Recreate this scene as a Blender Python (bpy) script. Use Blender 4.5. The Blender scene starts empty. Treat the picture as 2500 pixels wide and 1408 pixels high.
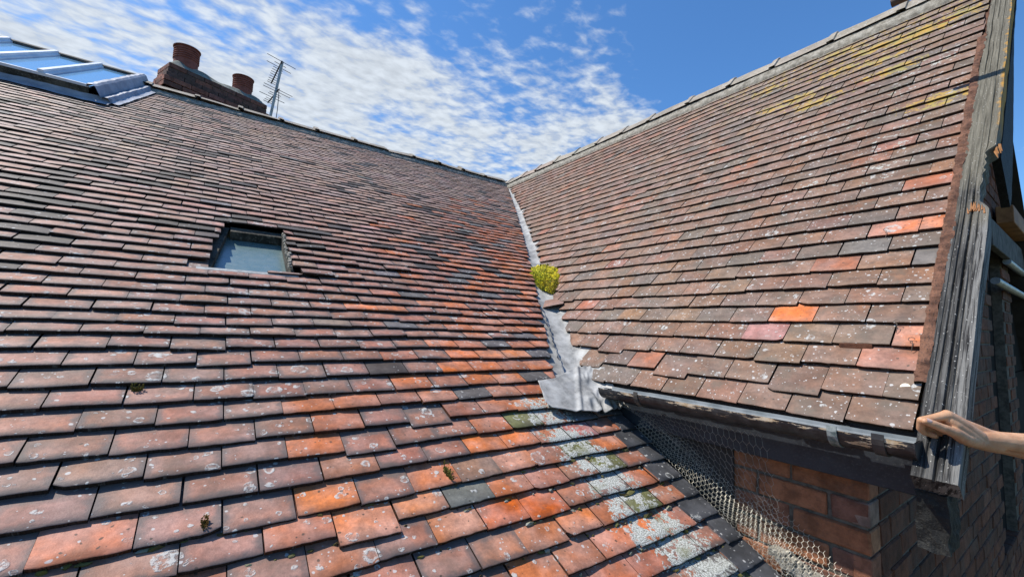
import bpy, bmesh, math, random
import numpy as np
from mathutils import Vector, Matrix

SC = bpy.context.scene
COL = SC.collection
rng = np.random.default_rng(7)
random.seed(7)

# ------------------------------------------------------------------ camera
CAM = np.array([-4.23075098, -6.18859158, -2.53704528])
RC = np.array([[0.8120970207909354, -0.5826045379591721, 0.03271668033078627],
               [0.0785900834012834, 0.05364623972324278, -0.9954625456311934],
               [0.5782058695771487, 0.8109833742518623, 0.08935289068405931]])
FPX = 1050.1865
cd = bpy.data.cameras.new('camera')
cam = bpy.data.objects.new('camera', cd)
COL.objects.link(cam)
m = Matrix.Identity(4)
for i in range(3):
    m[i][0] = RC[0][i]; m[i][1] = -RC[1][i]; m[i][2] = -RC[2][i]; m[i][3] = CAM[i]
cam.matrix_world = m
cd.sensor_width = 36.0; cd.sensor_fit = 'HORIZONTAL'
cd.lens = 36.0 * FPX / 2500.0
cd.clip_start = 0.02; cd.clip_end = 20000
SC.camera = cam

# ------------------------------------------------------------------ light
SUN = np.array([-0.41, 0.33, 0.86]); SUN /= np.linalg.norm(SUN)
ld = bpy.data.lights.new('sun', 'SUN'); ld.energy = 5.0; ld.angle = math.radians(0.53)
ld.color = (1.0, 0.94, 0.855)
lo = bpy.data.objects.new('sun', ld); COL.objects.link(lo)
lo.rotation_euler = Vector(SUN).to_track_quat('Z', 'Y').to_euler()
SC.view_settings.view_transform = 'Standard'
SC.view_settings.look = 'None'
SC.view_settings.exposure = 0.4
SC.view_settings.gamma = 1.0

def nn(nt, kind, **kw):
    n = nt.nodes.new(kind)
    for k, v in kw.items():
        if k.startswith('i_'):
            key = k[2:].replace('_', ' ')
            n.inputs[key if key in n.inputs else int(k[2:])].default_value = v
        else:
            setattr(n, k, v)
    return n

def build_world():
    w = bpy.data.worlds.new('World'); SC.world = w; w.use_nodes = True
    nt = w.node_tree; nt.nodes.clear(); L = nt.links.new
    out = nn(nt, 'ShaderNodeOutputWorld')
    sky = nn(nt, 'ShaderNodeTexSky'); sky.sky_type = 'NISHITA'; sky.sun_disc = False
    sky.sun_elevation = math.asin(SUN[2]); sky.sun_rotation = math.atan2(SUN[0], SUN[1])
    sky.altitude = 100; sky.air_density = 1.0; sky.dust_density = 0.3; sky.ozone_density = 3.0
    hs = nn(nt, 'ShaderNodeHueSaturation'); hs.inputs['Saturation'].default_value = 1.14
    hs.inputs['Value'].default_value = 1.0
    L(sky.outputs[0], hs.inputs['Color'])
    b1 = nn(nt, 'ShaderNodeBackground'); b1.inputs['Strength'].default_value = 0.128
    tint = nn(nt, 'ShaderNodeMix', data_type='RGBA', blend_type='MULTIPLY'); tint.inputs[0].default_value = 1.0
    tint.inputs[7].default_value = (0.78, 1.0, 1.15, 1); L(hs.outputs[0], tint.inputs[6]); L(tint.outputs[2], b1.inputs['Color'])
    tc = nn(nt, 'ShaderNodeTexCoord')
    sp = nn(nt, 'ShaderNodeSeparateXYZ'); L(tc.outputs['Generated'], sp.inputs[0])
    zc = nn(nt, 'ShaderNodeMath', operation='MAXIMUM'); L(sp.outputs['Z'], zc.inputs[0]); zc.inputs[1].default_value = 0.03
    zz = nn(nt, 'ShaderNodeMath', operation='ADD'); L(zc.outputs[0], zz.inputs[0]); zz.inputs[1].default_value = 0.0
    dx = nn(nt, 'ShaderNodeMath', operation='DIVIDE'); L(sp.outputs['X'], dx.inputs[0]); L(zz.outputs[0], dx.inputs[1])
    dy = nn(nt, 'ShaderNodeMath', operation='DIVIDE'); L(sp.outputs['Y'], dy.inputs[0]); L(zz.outputs[0], dy.inputs[1])
    cb = nn(nt, 'ShaderNodeCombineXYZ'); L(dx.outputs[0], cb.inputs[0]); L(dy.outputs[0], cb.inputs[1])
    mp = nn(nt, 'ShaderNodeMapping'); mp.inputs['Rotation'].default_value = (0, 0, math.radians(-24))
    mp.inputs['Scale'].default_value = (2.2, 2.9, 1)
    L(cb.outputs[0], mp.inputs['Vector'])
    n1 = nn(nt, 'ShaderNodeTexNoise', noise_dimensions='2D'); n1.inputs['Scale'].default_value = 0.8
    n1.inputs['Detail'].default_value = 7; n1.inputs['Roughness'].default_value = 0.5; n1.inputs['Distortion'].default_value = 0.12
    L(mp.outputs[0], n1.inputs['Vector'])
    n2 = nn(nt, 'ShaderNodeTexNoise', noise_dimensions='2D'); n2.inputs['Scale'].default_value = 5.6
    n2.inputs['Detail'].default_value = 8; n2.inputs['Roughness'].default_value = 0.52; n2.inputs['Distortion'].default_value = 0.15
    L(mp.outputs[0], n2.inputs['Vector'])
    # coverage grows to the north (plane y), clear to the south-east
    cov = nn(nt, 'ShaderNodeMapRange'); cov.interpolation_type = 'SMOOTHSTEP'
    cov.inputs['From Min'].default_value = 0.78; cov.inputs['From Max'].default_value = 1.6
    cov.inputs['To Min'].default_value = -0.36; cov.inputs['To Max'].default_value = 0.2
    L(dy.outputs[0], cov.inputs['Value'])
    a = nn(nt, 'ShaderNodeMath', operation='MULTIPLY_ADD'); L(n2.outputs[0], a.inputs[0]); a.inputs[1].default_value = 0.66
    L(n1.outputs[0], a.inputs[2])
    b = nn(nt, 'ShaderNodeMath', operation='ADD'); L(a.outputs[0], b.inputs[0]); L(cov.outputs[0], b.inputs[1])
    den = nn(nt, 'ShaderNodeMapRange'); den.interpolation_type = 'SMOOTHSTEP'
    den.inputs['From Min'].default_value = 0.70; den.inputs['From Max'].default_value = 1.14
    den.inputs['To Max'].default_value = 0.93
    L(b.outputs[0], den.inputs['Value'])
    shade = nn(nt, 'ShaderNodeMapRange'); shade.inputs['From Min'].default_value = 0.35; shade.inputs['From Max'].default_value = 0.7
    shade.inputs['To Min'].default_value = 0.54; shade.inputs['To Max'].default_value = 0.70
    L(n2.outputs[0], shade.inputs['Value'])
    b2 = nn(nt, 'ShaderNodeBackground'); b2.inputs['Color'].default_value = (0.86, 0.93, 1.0, 1)
    L(shade.outputs[0], b2.inputs['Strength'])
    mx = nn(nt, 'ShaderNodeMixShader'); L(den.outputs[0], mx.inputs[0]); L(b1.outputs[0], mx.inputs[1]); L(b2.outputs[0], mx.inputs[2])
    L(mx.outputs[0], out.inputs['Surface'])
build_world()

# ------------------------------------------------------------------ geometry helpers
PA, PB = 0.5521496243, 0.8277540180
cA, sA, cB, sB = math.cos(PA), math.sin(PA), math.cos(PB), math.sin(PB)
NA = np.array([0, -sA, cA]); NB = np.array([-sB, 0, cB])
YV = -5.834          # verge of the wing roof
EAVE_S = 3.794       # slope length of the wing roof

def A3(x, s, h=0.0):
    return np.array([x, -s * cA, -s * sA]) + h * NA
def B3(y, s, h=0.0):
    return np.array([-s * cB, y, -s * sB]) + h * NB
def ray(px, py):
    return RC.T @ np.array([px - 1250.0, py - 704.0, FPX])
def PD(px, py, d):                       # a point of the photo at a depth in metres
    return CAM + ray(px, py) / FPX * d
def onA(px, py, h=0.0):
    d = ray(px, py); q = CAM - h * NA; t = -(q @ NA) / (d @ NA); r = q + t * d
    return r[0], -r[1] / cA
def onB(px, py, h=0.0):
    d = ray(px, py); q = CAM - h * NB; t = -(q @ NB) / (d @ NB); r = q + t * d
    return r[1], -r[0] / cB
def xvalley(s): return -s * sA / math.tan(PB)
def yvalley(s): return -s * sB / math.tan(PA)

def mesh_obj(name, V, F, mat=None, parent=None, attrs=None, smooth=False):
    me = bpy.data.meshes.new(name)
    V = np.asarray(V, dtype=np.float32)
    if isinstance(F, np.ndarray) and F.ndim == 2:
        k = F.shape[1]; nf = len(F)
        me.vertices.add(len(V)); me.vertices.foreach_set('co', V.ravel())
        me.loops.add(nf * k); me.loops.foreach_set('vertex_index', F.astype(np.int32).ravel())
        me.polygons.add(nf)
        me.polygons.foreach_set('loop_start', np.arange(0, nf * k, k, dtype=np.int32))
        me.update(calc_edges=True)
    else:
        me.from_pydata([tuple(v) for v in V.tolist()], [], [tuple(int(i) for i in f) for f in F])
        me.update()
    for an, arr in (attrs or {}).items():
        arr = np.asarray(arr, dtype=np.float32)
        if arr.shape[1] == 4:
            at = me.attributes.new(an, 'FLOAT_COLOR', 'POINT'); at.data.foreach_set('color', arr.ravel())
        else:
            at = me.attributes.new(an, 'FLOAT_VECTOR', 'POINT'); at.data.foreach_set('vector', arr.ravel())
    me.validate()
    if smooth:
        me.polygons.foreach_set('use_smooth', np.ones(len(me.polygons), dtype=bool))
    if mat: me.materials.append(mat)
    o = bpy.data.objects.new(name, me); COL.objects.link(o)
    if parent is not None: o.parent = parent
    return o

class MB:
    """collects shapes that become one mesh"""
    def __init__(s): s.v = []; s.f = []; s.n = 0; s.at = {}
    def add(s, V, F, **at):
        V = np.asarray(V, float)
        s.v.append(V); s.f += [[i + s.n for i in f] for f in F]; s.n += len(V)
        for k, a in at.items():
            a = np.asarray(a, float)
            if a.ndim == 1: a = np.tile(a, (len(V), 1))
            s.at.setdefault(k, []).append(a)
    def obj(s, name, mat=None, parent=None, smooth=False):
        return mesh_obj(name, np.concatenate(s.v), s.f, mat, parent, {k: np.concatenate(a) for k, a in s.at.items()}, smooth)

BOXF = [[0, 3, 2, 1], [4, 5, 6, 7], [0, 1, 5, 4], [1, 2, 6, 5], [2, 3, 7, 6], [3, 0, 4, 7]]
def box_pts(o, ex, ey, ez, a, b):        # box between local corners a and b in the frame o, ex, ey, ez
    P = []
    for z in (a[2], b[2]):
        for x, y in ((a[0], a[1]), (b[0], a[1]), (b[0], b[1]), (a[0], b[1])):
            P.append(o + ex * x + ey * y + ez * z)
    return np.array(P)
def bevel_box(o, ex, ey, ez, a, b, r):
    """box with chamfered edges (24 verts)"""
    bm = bmesh.new()
    P = box_pts(o, ex, ey, ez, a, b)
    vs = [bm.verts.new(p) for p in P]
    for f in BOXF: bm.faces.new([vs[i] for i in f])
    bm.normal_update()
    bmesh.ops.bevel(bm, geom=list(bm.edges), offset=r, segments=1, affect='EDGES', profile=0.5)
    bm.verts.index_update()
    V = [v.co[:] for v in bm.verts]; F = [[v.index for v in f.verts] for f in bm.faces]
    bm.free()
    return np.array(V), F
I3 = np.eye(3); O3 = np.zeros(3)

def frame(t):
    t = np.asarray(t, float); t = t / np.linalg.norm(t)
    u = np.cross(t, [0, 0, 1.0]);
    if np.linalg.norm(u) < 1e-3: u = np.cross(t, [1.0, 0, 0])
    u /= np.linalg.norm(u); w = np.cross(u, t)
    return t, u, w
def tube_pts(path, rad, n=10, cap=True, sq=1.0):
    path = np.asarray(path, float); k = len(path)
    rad = np.full(k, rad) if np.isscalar(rad) else np.asarray(rad, float)
    T = np.gradient(path, axis=0); T /= np.linalg.norm(T, axis=1)[:, None]
    _, u, w = frame(T[0]); V = []
    for i in range(k):
        u = u - T[i] * (u @ T[i]); u /= np.linalg.norm(u); w = np.cross(u, T[i])
        for j in range(n):
            a = 2 * math.pi * j / n
            V.append(path[i] + rad[i] * (u * math.cos(a) + sq * w * math.sin(a)))
    F = []
    for i in range(k - 1):
        for j in range(n):
            F.append([i * n + j, i * n + (j + 1) % n, (i + 1) * n + (j + 1) % n, (i + 1) * n + j])
    if cap: F.append(list(range(n))[::-1]); F.append([(k - 1) * n + j for j in range(n)])
    return np.array(V), F
def tag(o, label=None, cat=None, group=None, kind=None):
    if label: o['label'] = label
    if cat: o['category'] = cat
    if group: o['group'] = group
    if kind: o['kind'] = kind
    return o
def thing(name, label, cat, loc=(0, 0, 0), group=None):
    o = bpy.data.objects.new(name, None); COL.objects.link(o)
    o.empty_display_size = 0.1
    tag(o, label, cat, group)
    return o

# smooth value noise for shapes
_perm = rng.random((64, 64, 64))
def vnoise(p, seed=0):
    p = np.asarray(p, float) + 17.3 * (seed + 1) + 1000
    i = np.floor(p).astype(int); f = p - i; f = f * f * (3 - 2 * f)
    r = 0
    for dx in (0, 1):
        for dy in (0, 1):
            for dz in (0, 1):
                w = (f[..., 0] if dx else 1 - f[..., 0]) * (f[..., 1] if dy else 1 - f[..., 1]) * (f[..., 2] if dz else 1 - f[..., 2])
                r = r + w * _perm[(i[..., 0] + dx) % 64, (i[..., 1] + dy) % 64, (i[..., 2] + dz) % 64]
    return r * 2 - 1
def fbm(p, oct=3, seed=0):
    p = np.asarray(p, float); r = 0; a = 1
    for o in range(oct): r = r + a * vnoise(p * 2 ** o, seed + o); a *= 0.5
    return r
def n1(x, seed=0):
    return float(vnoise(np.array([x, 0.37 * seed, 0.11]), seed))
def sst(a, b, x):
    t = min(1, max(0, (x - a) / (b - a))); return t * t * (3 - 2 * t)

# ------------------------------------------------------------------ materials
def new_mat(name):
    mt = bpy.data.materials.new(name); mt.use_nodes = True
    nt = mt.node_tree; nt.nodes.clear()
    out = nn(nt, 'ShaderNodeOutputMaterial'); bs = nn(nt, 'ShaderNodeBsdfPrincipled')
    nt.links.new(bs.outputs[0], out.inputs['Surface'])
    return mt, nt, bs
def attr(nt, name):
    return nn(nt, 'ShaderNodeAttribute', attribute_name=name)
def mixc(nt, fac, a, b):
    m = nn(nt, 'ShaderNodeMix', data_type='RGBA')
    for inp, v in ((m.inputs['Factor'], fac), (m.inputs['A'], a), (m.inputs['B'], b)):
        pass
    fi, ai, bi = m.inputs[0], m.inputs[6], m.inputs[7]
    for i, v in ((fi, fac), (ai, a), (bi, b)):
        if hasattr(v, 'is_output'): nt.links.new(v, i)
        elif isinstance(v, tuple): i.default_value = (*v, 1) if len(v) == 3 else v
        else: i.default_value = v
    return m.outputs[2]
def math_(nt, op, a, b=None, c=None, clamp=False):
    m = nn(nt, 'ShaderNodeMath', operation=op); m.use_clamp = clamp
    for i, v in enumerate((a, b, c)):
        if v is None: continue
        if hasattr(v, 'is_output'): nt.links.new(v, m.inputs[i])
        else: m.inputs[i].default_value = v
    return m.outputs[0]
def rngm(nt, v, a, b, c=0.0, d=1.0, smooth=True):
    m = nn(nt, 'ShaderNodeMapRange')
    if smooth: m.interpolation_type = 'SMOOTHSTEP'
    nt.links.new(v, m.inputs['Value'])
    for k, x in (('From Min', a), ('From Max', b), ('To Min', c), ('To Max', d)):
        if hasattr(x, 'is_output'): nt.links.new(x, m.inputs[k])
        else: m.inputs[k].default_value = x
    return m.outputs[0]
def noise(nt, vec, scale, detail=4, rough=0.55, dist=0.0, col=False):
    n = nn(nt, 'ShaderNodeTexNoise'); n.inputs['Scale'].default_value = scale; n.inputs['Detail'].default_value = detail
    n.inputs['Roughness'].default_value = rough; n.inputs['Distortion'].default_value = dist
    if vec is not None: nt.links.new(vec, n.inputs['Vector'])
    return n.outputs[1 if col else 0]
def bump(nt, bs, h, strength=0.5, dist=0.002):
    b = nn(nt, 'ShaderNodeBump'); b.inputs['Strength'].default_value = strength; b.inputs['Distance'].default_value = dist
    nt.links.new(h, b.inputs['Height']); nt.links.new(b.outputs[0], bs.inputs['Normal'])
def voro(nt, vec, scale, feature='F1', rand=1.0):
    v = nn(nt, 'ShaderNodeTexVoronoi', feature=feature); v.inputs['Scale'].default_value = scale
    v.inputs['Randomness'].default_value = rand
    nt.links.new(vec, v.inputs['Vector']); return v
def objco(nt): return nn(nt, 'ShaderNodeTexCoord').outputs['Object']
def warp(nt, vec, scale, amt):
    n = noise(nt, vec, scale, 3, 0.5, col=True)
    a = nn(nt, 'ShaderNodeVectorMath', operation='SUBTRACT'); nt.links.new(n, a.inputs[0]); a.inputs[1].default_value = (.5, .5, .5)
    s = nn(nt, 'ShaderNodeVectorMath', operation='SCALE'); nt.links.new(a.outputs[0], s.inputs[0]); s.inputs['Scale'].default_value = amt
    d = nn(nt, 'ShaderNodeVectorMath', operation='ADD'); nt.links.new(vec, d.inputs[0]); nt.links.new(s.outputs[0], d.inputs[1])
    return d.outputs[0]

def lichen_layers(nt, col, vec, white, rings, yellow, blackspeck, whitespeck):
    """lichen and dirt that grow on the surface; returns colour, height"""
    wv = warp(nt, warp(nt, vec, 9, 0.03), 40, 0.016)
    wv2 = warp(nt, vec, 70, 0.008)
    # black specks
    if blackspeck is not None:
        v = voro(nt, wv2, 70)
        sp = nn(nt, 'ShaderNodeSeparateColor'); nt.links.new(v.outputs['Color'], sp.inputs[0])
        r = rngm(nt, sp.outputs[0], math_(nt, 'SUBTRACT', 1.0, math_(nt, 'MULTIPLY', blackspeck, 0.55)), 1.0, 0.0, 0.34, smooth=False)
        mk = rngm(nt, math_(nt, 'SUBTRACT', r, v.outputs['Distance']), 0.0, 0.06)
        col = mixc(nt, math_(nt, 'MULTIPLY', mk, 0.8), col, (0.05, 0.04, 0.03))
    hgt = None
    # crusty ring lichens
    if rings is not None:
        for sc, seed in ((12, 0.0), (23, 3.7), (44, 7.1)):
            ofs = nn(nt, 'ShaderNodeVectorMath', operation='ADD'); nt.links.new(wv, ofs.inputs[0]); ofs.inputs[1].default_value = (seed, seed, seed)
            v = voro(nt, ofs.outputs[0], sc)
            sp = nn(nt, 'ShaderNodeSeparateColor'); nt.links.new(v.outputs['Color'], sp.inputs[0])
            # radius only in some cells
            thr = math_(nt, 'SUBTRACT', 1.0, math_(nt, 'MULTIPLY', rings, 0.62))
            rad = rngm(nt, sp.outputs[0], thr, 1.0, 0.0, 0.4, smooth=False)
            dd = math_(nt, 'SUBTRACT', rad, v.outputs['Distance'])
            inside = rngm(nt, dd, 0.0, 0.03)
            ringw = math_(nt, 'MULTIPLY_ADD', sp.outputs[1], 0.14, 0.06)
            centre = rngm(nt, dd, ringw, math_(nt, 'ADD', ringw, 0.08), 1.0, 0.22)
            brk = rngm(nt, noise(nt, vec, 48, 4, 0.7), 0.40, 0.56)
            mk = math_(nt, 'MULTIPLY', math_(nt, 'MULTIPLY', inside, centre), brk, clamp=True)
            col = mixc(nt, math_(nt, 'MULTIPLY', mk, 0.85), col, (0.43, 0.43, 0.41))
            hgt = mk if hgt is None else math_(nt, 'MAXIMUM', hgt, mk)
    if whitespeck is not None:
        for sc in (60, 130):
            v = voro(nt, wv2, sc)
            sp = nn(nt, 'ShaderNodeSeparateColor'); nt.links.new(v.outputs['Color'], sp.inputs[0])
            r = rngm(nt, sp.outputs[1], math_(nt, 'SUBTRACT', 1.0, math_(nt, 'MULTIPLY', whitespeck, 0.5)), 1.0, 0.0, 0.42, smooth=False)
            mk = rngm(nt, math_(nt, 'SUBTRACT', r, v.outputs['Distance']), 0.0, 0.1)
            col = mixc(nt, math_(nt, 'MULTIPLY', mk, 0.75), col, (0.47, 0.47, 0.46))
    # spreading crust
    if white is not None:
        n = math_(nt, 'MULTIPLY_ADD', noise(nt, wv2, 70, 4, 0.6), 0.4, math_(nt, 'MULTIPLY', noise(nt, wv2, 17, 6, 0.62), 0.6))
        big = math_(nt, 'SUBTRACT', n, math_(nt, 'MULTIPLY_ADD', white, -0.36, 0.79))
        mk = rngm(nt, big, 0.0, 0.035)
        fine = noise(nt, vec, 190, 3, 0.7)
        wc = mixc(nt, rngm(nt, fine, 0.36, 0.62), (0.16, 0.16, 0.13), (0.56, 0.57, 0.53))
        gr = rngm(nt, noise(nt, wv, 9, 3, .5), 0.55, 0.68)
        wc = mixc(nt, math_(nt, 'MULTIPLY', gr, 0.6), wc, (0.14, 0.14, 0.05))
        col = mixc(nt, mk, col, wc)
        hgt = mk if hgt is None else math_(nt, 'MAXIMUM', hgt, math_(nt, 'MULTIPLY', mk, fine))
    if yellow is not None:
        n = math_(nt, 'MULTIPLY_ADD', noise(nt, wv2, 80, 4, 0.6), 0.35, math_(nt, 'MULTIPLY', noise(nt, wv2, 21, 5, 0.6), 0.65))
        mk = rngm(nt, math_(nt, 'SUBTRACT', n, math_(nt, 'MULTIPLY_ADD', yellow, -0.27, 0.74)), 0.0, 0.05)
        yc = mixc(nt, rngm(nt, noise(nt, vec, 12, 2), .4, .6), (0.40, 0.24, 0.03), (0.29, 0.25, 0.07))
        col = mixc(nt, math_(nt, 'MULTIPLY', mk, 0.88), col, yc)
    return col, hgt

def tile_material():
    mt, nt, bs = new_mat('clay_tile')
    col = attr(nt, 'tcol').outputs['Color']
    inf = attr(nt, 'tinf'); si = nn(nt, 'ShaderNodeSeparateColor'); nt.links.new(inf.outputs['Color'], si.inputs[0])
    halo, crust, yel, speck = si.outputs[0], si.outputs[1], si.outputs[2], inf.outputs['Alpha']
    inf2 = attr(nt, 'tinf2'); s2 = nn(nt, 'ShaderNodeSeparateColor'); nt.links.new(inf2.outputs['Color'], s2.inputs[0])
    rings, wsp = s2.outputs[0], s2.outputs[1]
    gauge = s2.outputs[2]
    tuv = attr(nt, 'tuv'); su = nn(nt, 'ShaderNodeSeparateXYZ'); nt.links.new(tuv.outputs['Vector'], su.inputs[0])
    u, v, w = su.outputs
    vec = attr(nt, 'puv').outputs['Vector']
    # mottled body
    n = noise(nt, vec, 14, 5, 0.6)
    hsv = nn(nt, 'ShaderNodeHueSaturation'); nt.links.new(col, hsv.inputs['Color'])
    n60 = noise(nt, vec, 75, 4, 0.7)
    nt.links.new(math_(nt, 'MULTIPLY', rngm(nt, n, 0.3, 0.7, 0.7, 1.26), rngm(nt, n60, 0.3, 0.7, 0.84, 1.16)), hsv.inputs['Value'])
    nt.links.new(rngm(nt, noise(nt, vec, 6, 3), 0.35, 0.65, 0.82, 1.12), hsv.inputs['Saturation'])
    col = hsv.outputs[0]
    # firing halo: grey margin round the open face of the tile
    du = math_(nt, 'MINIMUM', u, math_(nt, 'SUBTRACT', w, u))
    dv = math_(nt, 'MINIMUM', v, math_(nt, 'SUBTRACT', gauge, v))
    d = math_(nt, 'MINIMUM', du, dv)
    d = math_(nt, 'ADD', d, rngm(nt, noise(nt, vec, 30, 4, .6), 0.25, 0.75, -0.013, 0.013, smooth=False))
    hm = math_(nt, 'MULTIPLY', rngm(nt, d, 0.0, 0.026, 1.0, 0.0), halo)
    col = mixc(nt, math_(nt, 'MULTIPLY', hm, 0.8), col, (0.095, 0.085, 0.082))
    # grime film
    g = rngm(nt, noise(nt, vec, 8, 6, 0.65), 0.48, 0.66)
    col = mixc(nt, math_(nt, 'MULTIPLY', g, math_(nt, 'MULTIPLY_ADD', inf2.outputs['Alpha'], 0.62, 0.08)), col, (0.105, 0.086, 0.066))
    fine = noise(nt, vec, 260, 3, 0.7)
    col = mixc(nt, rngm(nt, fine, 0.52, 0.8, 0.0, 0.35), col, (0.08, 0.06, 0.05))
    col, hgt = lichen_layers(nt, col, vec, crust, rings, yel, speck, wsp)
    # lap shadow painted near black on the lower and side edges of a tile
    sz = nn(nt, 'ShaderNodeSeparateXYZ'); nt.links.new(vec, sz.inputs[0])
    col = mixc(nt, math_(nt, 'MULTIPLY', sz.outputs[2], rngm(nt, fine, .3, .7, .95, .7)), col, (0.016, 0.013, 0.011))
    nt.links.new(col, bs.inputs['Base Color'])
    bs.inputs['Roughness'].default_value = 0.62
    nt.links.new(math_(nt, 'MULTIPLY_ADD', sz.outputs[2], -0.3, 0.3), bs.inputs['Specular IOR Level'])
    h = math_(nt, 'MULTIPLY_ADD', fine, 0.5, noise(nt, vec, 40, 4, .6))
    h = math_(nt, 'MULTIPLY_ADD', hgt, 1.6, h)
    bump(nt, bs, h, 0.5, 0.0025)
    return mt
M_TILE = tile_material()

def wood_material():
    mt, nt, bs = new_mat('weathered_timber')
    vec = attr(nt, 'puv').outputs['Vector']      # x along grain, y across
    st = nn(nt, 'ShaderNodeMapping'); st.inputs['Scale'].default_value = (0.8, 24, 8); nt.links.new(warp(nt, vec, 4, 0.004), st.inputs['Vector'])
    g = noise(nt, st.outputs[0], 5, 7, 0.68)
    g2 = noise(nt, st.outputs[0], 22, 5, 0.7)
    # x along the slope: upper end greener grey, lower end charcoal and silver
    sx = nn(nt, 'ShaderNodeSeparateXYZ'); nt.links.new(vec, sx.inputs[0])
    low = rngm(nt, math_(nt, 'ADD', sx.outputs[0], noise(nt, vec, 7, 3)), 2.9, 3.5)
    cu = mixc(nt, rngm(nt, g, 0.3, 0.7), (0.06, 0.055, 0.04), (0.165, 0.153, 0.118))
    cl = mixc(nt, rngm(nt, g, 0.36, 0.66), (0.010, 0.010, 0.0105), (0.10, 0.099, 0.094))
    cl = mixc(nt, math_(nt, 'MULTIPLY', rngm(nt, sx.outputs[1], 0.045, 0.08, 0.0, 0.75), rngm(nt, g, .40, .58)), cl, (0.19, 0.188, 0.178))
    col = mixc(nt, low, cu, cl)
    col = mixc(nt, rngm(nt, g2, 0.55, 0.72, 0, 0.5), col, (0.05, 0.05, 0.045))
    sp = noise(nt, vec, 150, 2, 0.5)
    col = mixc(nt, rngm(nt, sp, 0.66, 0.72, 0, 0.8), col, (0.5, 0.5, 0.47))
    # orange lichen on the outer arris near the top
    yl = math_(nt, 'MULTIPLY', rngm(nt, math_(nt, 'MULTIPLY_ADD', noise(nt, vec, 30, 4), 0.06, sx.outputs[1]), 0.112, 0.128),
               rngm(nt, sx.outputs[0], 2.0, 2.3, 1.0, 0.0))
    col = mixc(nt, math_(nt, 'MULTIPLY', yl, 0.85), col, (0.42, 0.22, 0.03))
    nt.links.new(col, bs.inputs['Base Color']); bs.inputs['Roughness'].default_value = 0.8
    bs.inputs['Specular IOR Level'].default_value = 0.25
    bump(nt, bs, math_(nt, 'MULTIPLY_ADD', g2, 0.8, g), 0.6, 0.0025)
    return mt
M_WOOD = wood_material()

def simple(name, c1, c2, scale=8, rough=0.7, spec=0.4, metal=0.0, bumpd=0.002, bs_=0.4, c3=None, detail=6):
    mt, nt, bs = new_mat(name)
    vec = objco(nt)
    n = noise(nt, vec, scale, detail, 0.62)
    col = mixc(nt, rngm(nt, n, 0.33, 0.67), c1, c2)
    n2 = noise(nt, vec, scale * 9, 4, 0.65)
    if c3: col = mixc(nt, rngm(nt, n2, 0.52, 0.66), col, c3)
    nt.links.new(col, bs.inputs['Base Color'])
    bs.inputs['Roughness'].default_value = rough; bs.inputs['Specular IOR Level'].default_value = spec; bs.inputs['Metallic'].default_value = metal
    bump(nt, bs, math_(nt, 'MULTIPLY_ADD', n2, 0.5, n), bs_, bumpd)
    return mt
M_DECK = simple('roofing_felt', (0.02, 0.018, 0.016), (0.035, 0.03, 0.027))
M_RIDGE = None
def ridge_material():
    mt, nt, bs = new_mat('ridge_clay')
    vec = objco(nt)
    col = mixc(nt, rngm(nt, noise(nt, vec, 7, 6, .65), .35, .65), (0.17, 0.155, 0.12), (0.33, 0.29, 0.23))
    t = attr(nt, 'tcol')
    col = mixc(nt, 0.35, col, t.outputs['Color'])
    one = nn(nt, 'ShaderNodeValue'); one.outputs[0].default_value = 0.55
    two = nn(nt, 'ShaderNodeValue'); two.outputs[0].default_value = 0.35
    thr = nn(nt, 'ShaderNodeValue'); thr.outputs[0].default_value = 0.42
    col, h = lichen_layers(nt, col, vec, one.outputs[0], two.outputs[0], thr.outputs[0], one.outputs[0], two.outputs[0])
    nt.links.new(col, bs.inputs['Base Color']); bs.inputs['Roughness'].default_value = 0.85
    bump(nt, bs, math_(nt, 'MULTIPLY_ADD', noise(nt, vec, 60, 5, .7), 1.0, h), 0.6, 0.004)
    return mt
M_RIDGE = ridge_material()
M_MORTAR = simple('lime_mortar', (0.17, 0.155, 0.125), (0.36, 0.34, 0.29), 25, 0.9, 0.2, 0, 0.006, 0.8, (0.1, 0.09, 0.07))
M_VERGE = simple('red_verge_mortar', (0.085, 0.042, 0.028), (0.19, 0.095, 0.06), 22, 0.9, 0.2, 0, 0.006, 0.9, (0.05, 0.035, 0.03))
M_LEAD = simple('lead_sheet', (0.17, 0.17, 0.163), (0.38, 0.38, 0.365), 11, 0.55, 0.4, 0.0, 0.002, 0.3, (0.30, 0.29, 0.27))
M_LEADD = simple('blue_grey_lead', (0.19, 0.21, 0.25), (0.33, 0.36, 0.41), 7, 0.5, 0.5, 0.0, 0.003, 0.3)
M_ALU = simple('white_glazing_bar', (0.5, 0.54, 0.6), (0.66, 0.69, 0.73), 6, 0.4, 0.5, 0.0, 0.001, 0.1)
M_UPSTAND = simple('mossy_upstand', (0.02, 0.02, 0.017), (0.09, 0.085, 0.07), 9, 0.9, 0.2, 0, 0.004, 0.6, (0.13, 0.12, 0.1))
M_POT = simple('red_clay_pot', (0.16, 0.05, 0.035), (0.26, 0.085, 0.06), 10, 0.75, 0.3)
M_FLAUNCH = simple('chimney_cement', (0.13, 0.14, 0.12), (0.27, 0.28, 0.25), 9, 0.9, 0.2, 0, 0.01, 0.7, (0.08, 0.085, 0.06))
M_STEEL = simple('galvanised_steel', (0.2, 0.215, 0.22), (0.34, 0.36, 0.37), 20, 0.45, 0.5, 0.6, 0.0005, 0.2)
M_DARKM = simple('dark_metal', (0.03, 0.03, 0.032), (0.06, 0.06, 0.06), 20, 0.5, 0.4, 0.2, 0.0005, 0.2)
M_RUST = simple('painted_scaffold_tube', (0.045, 0.035, 0.03), (0.1, 0.07, 0.055), 14, 0.6, 0.4, 0.2, 0.001, 0.3)
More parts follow.
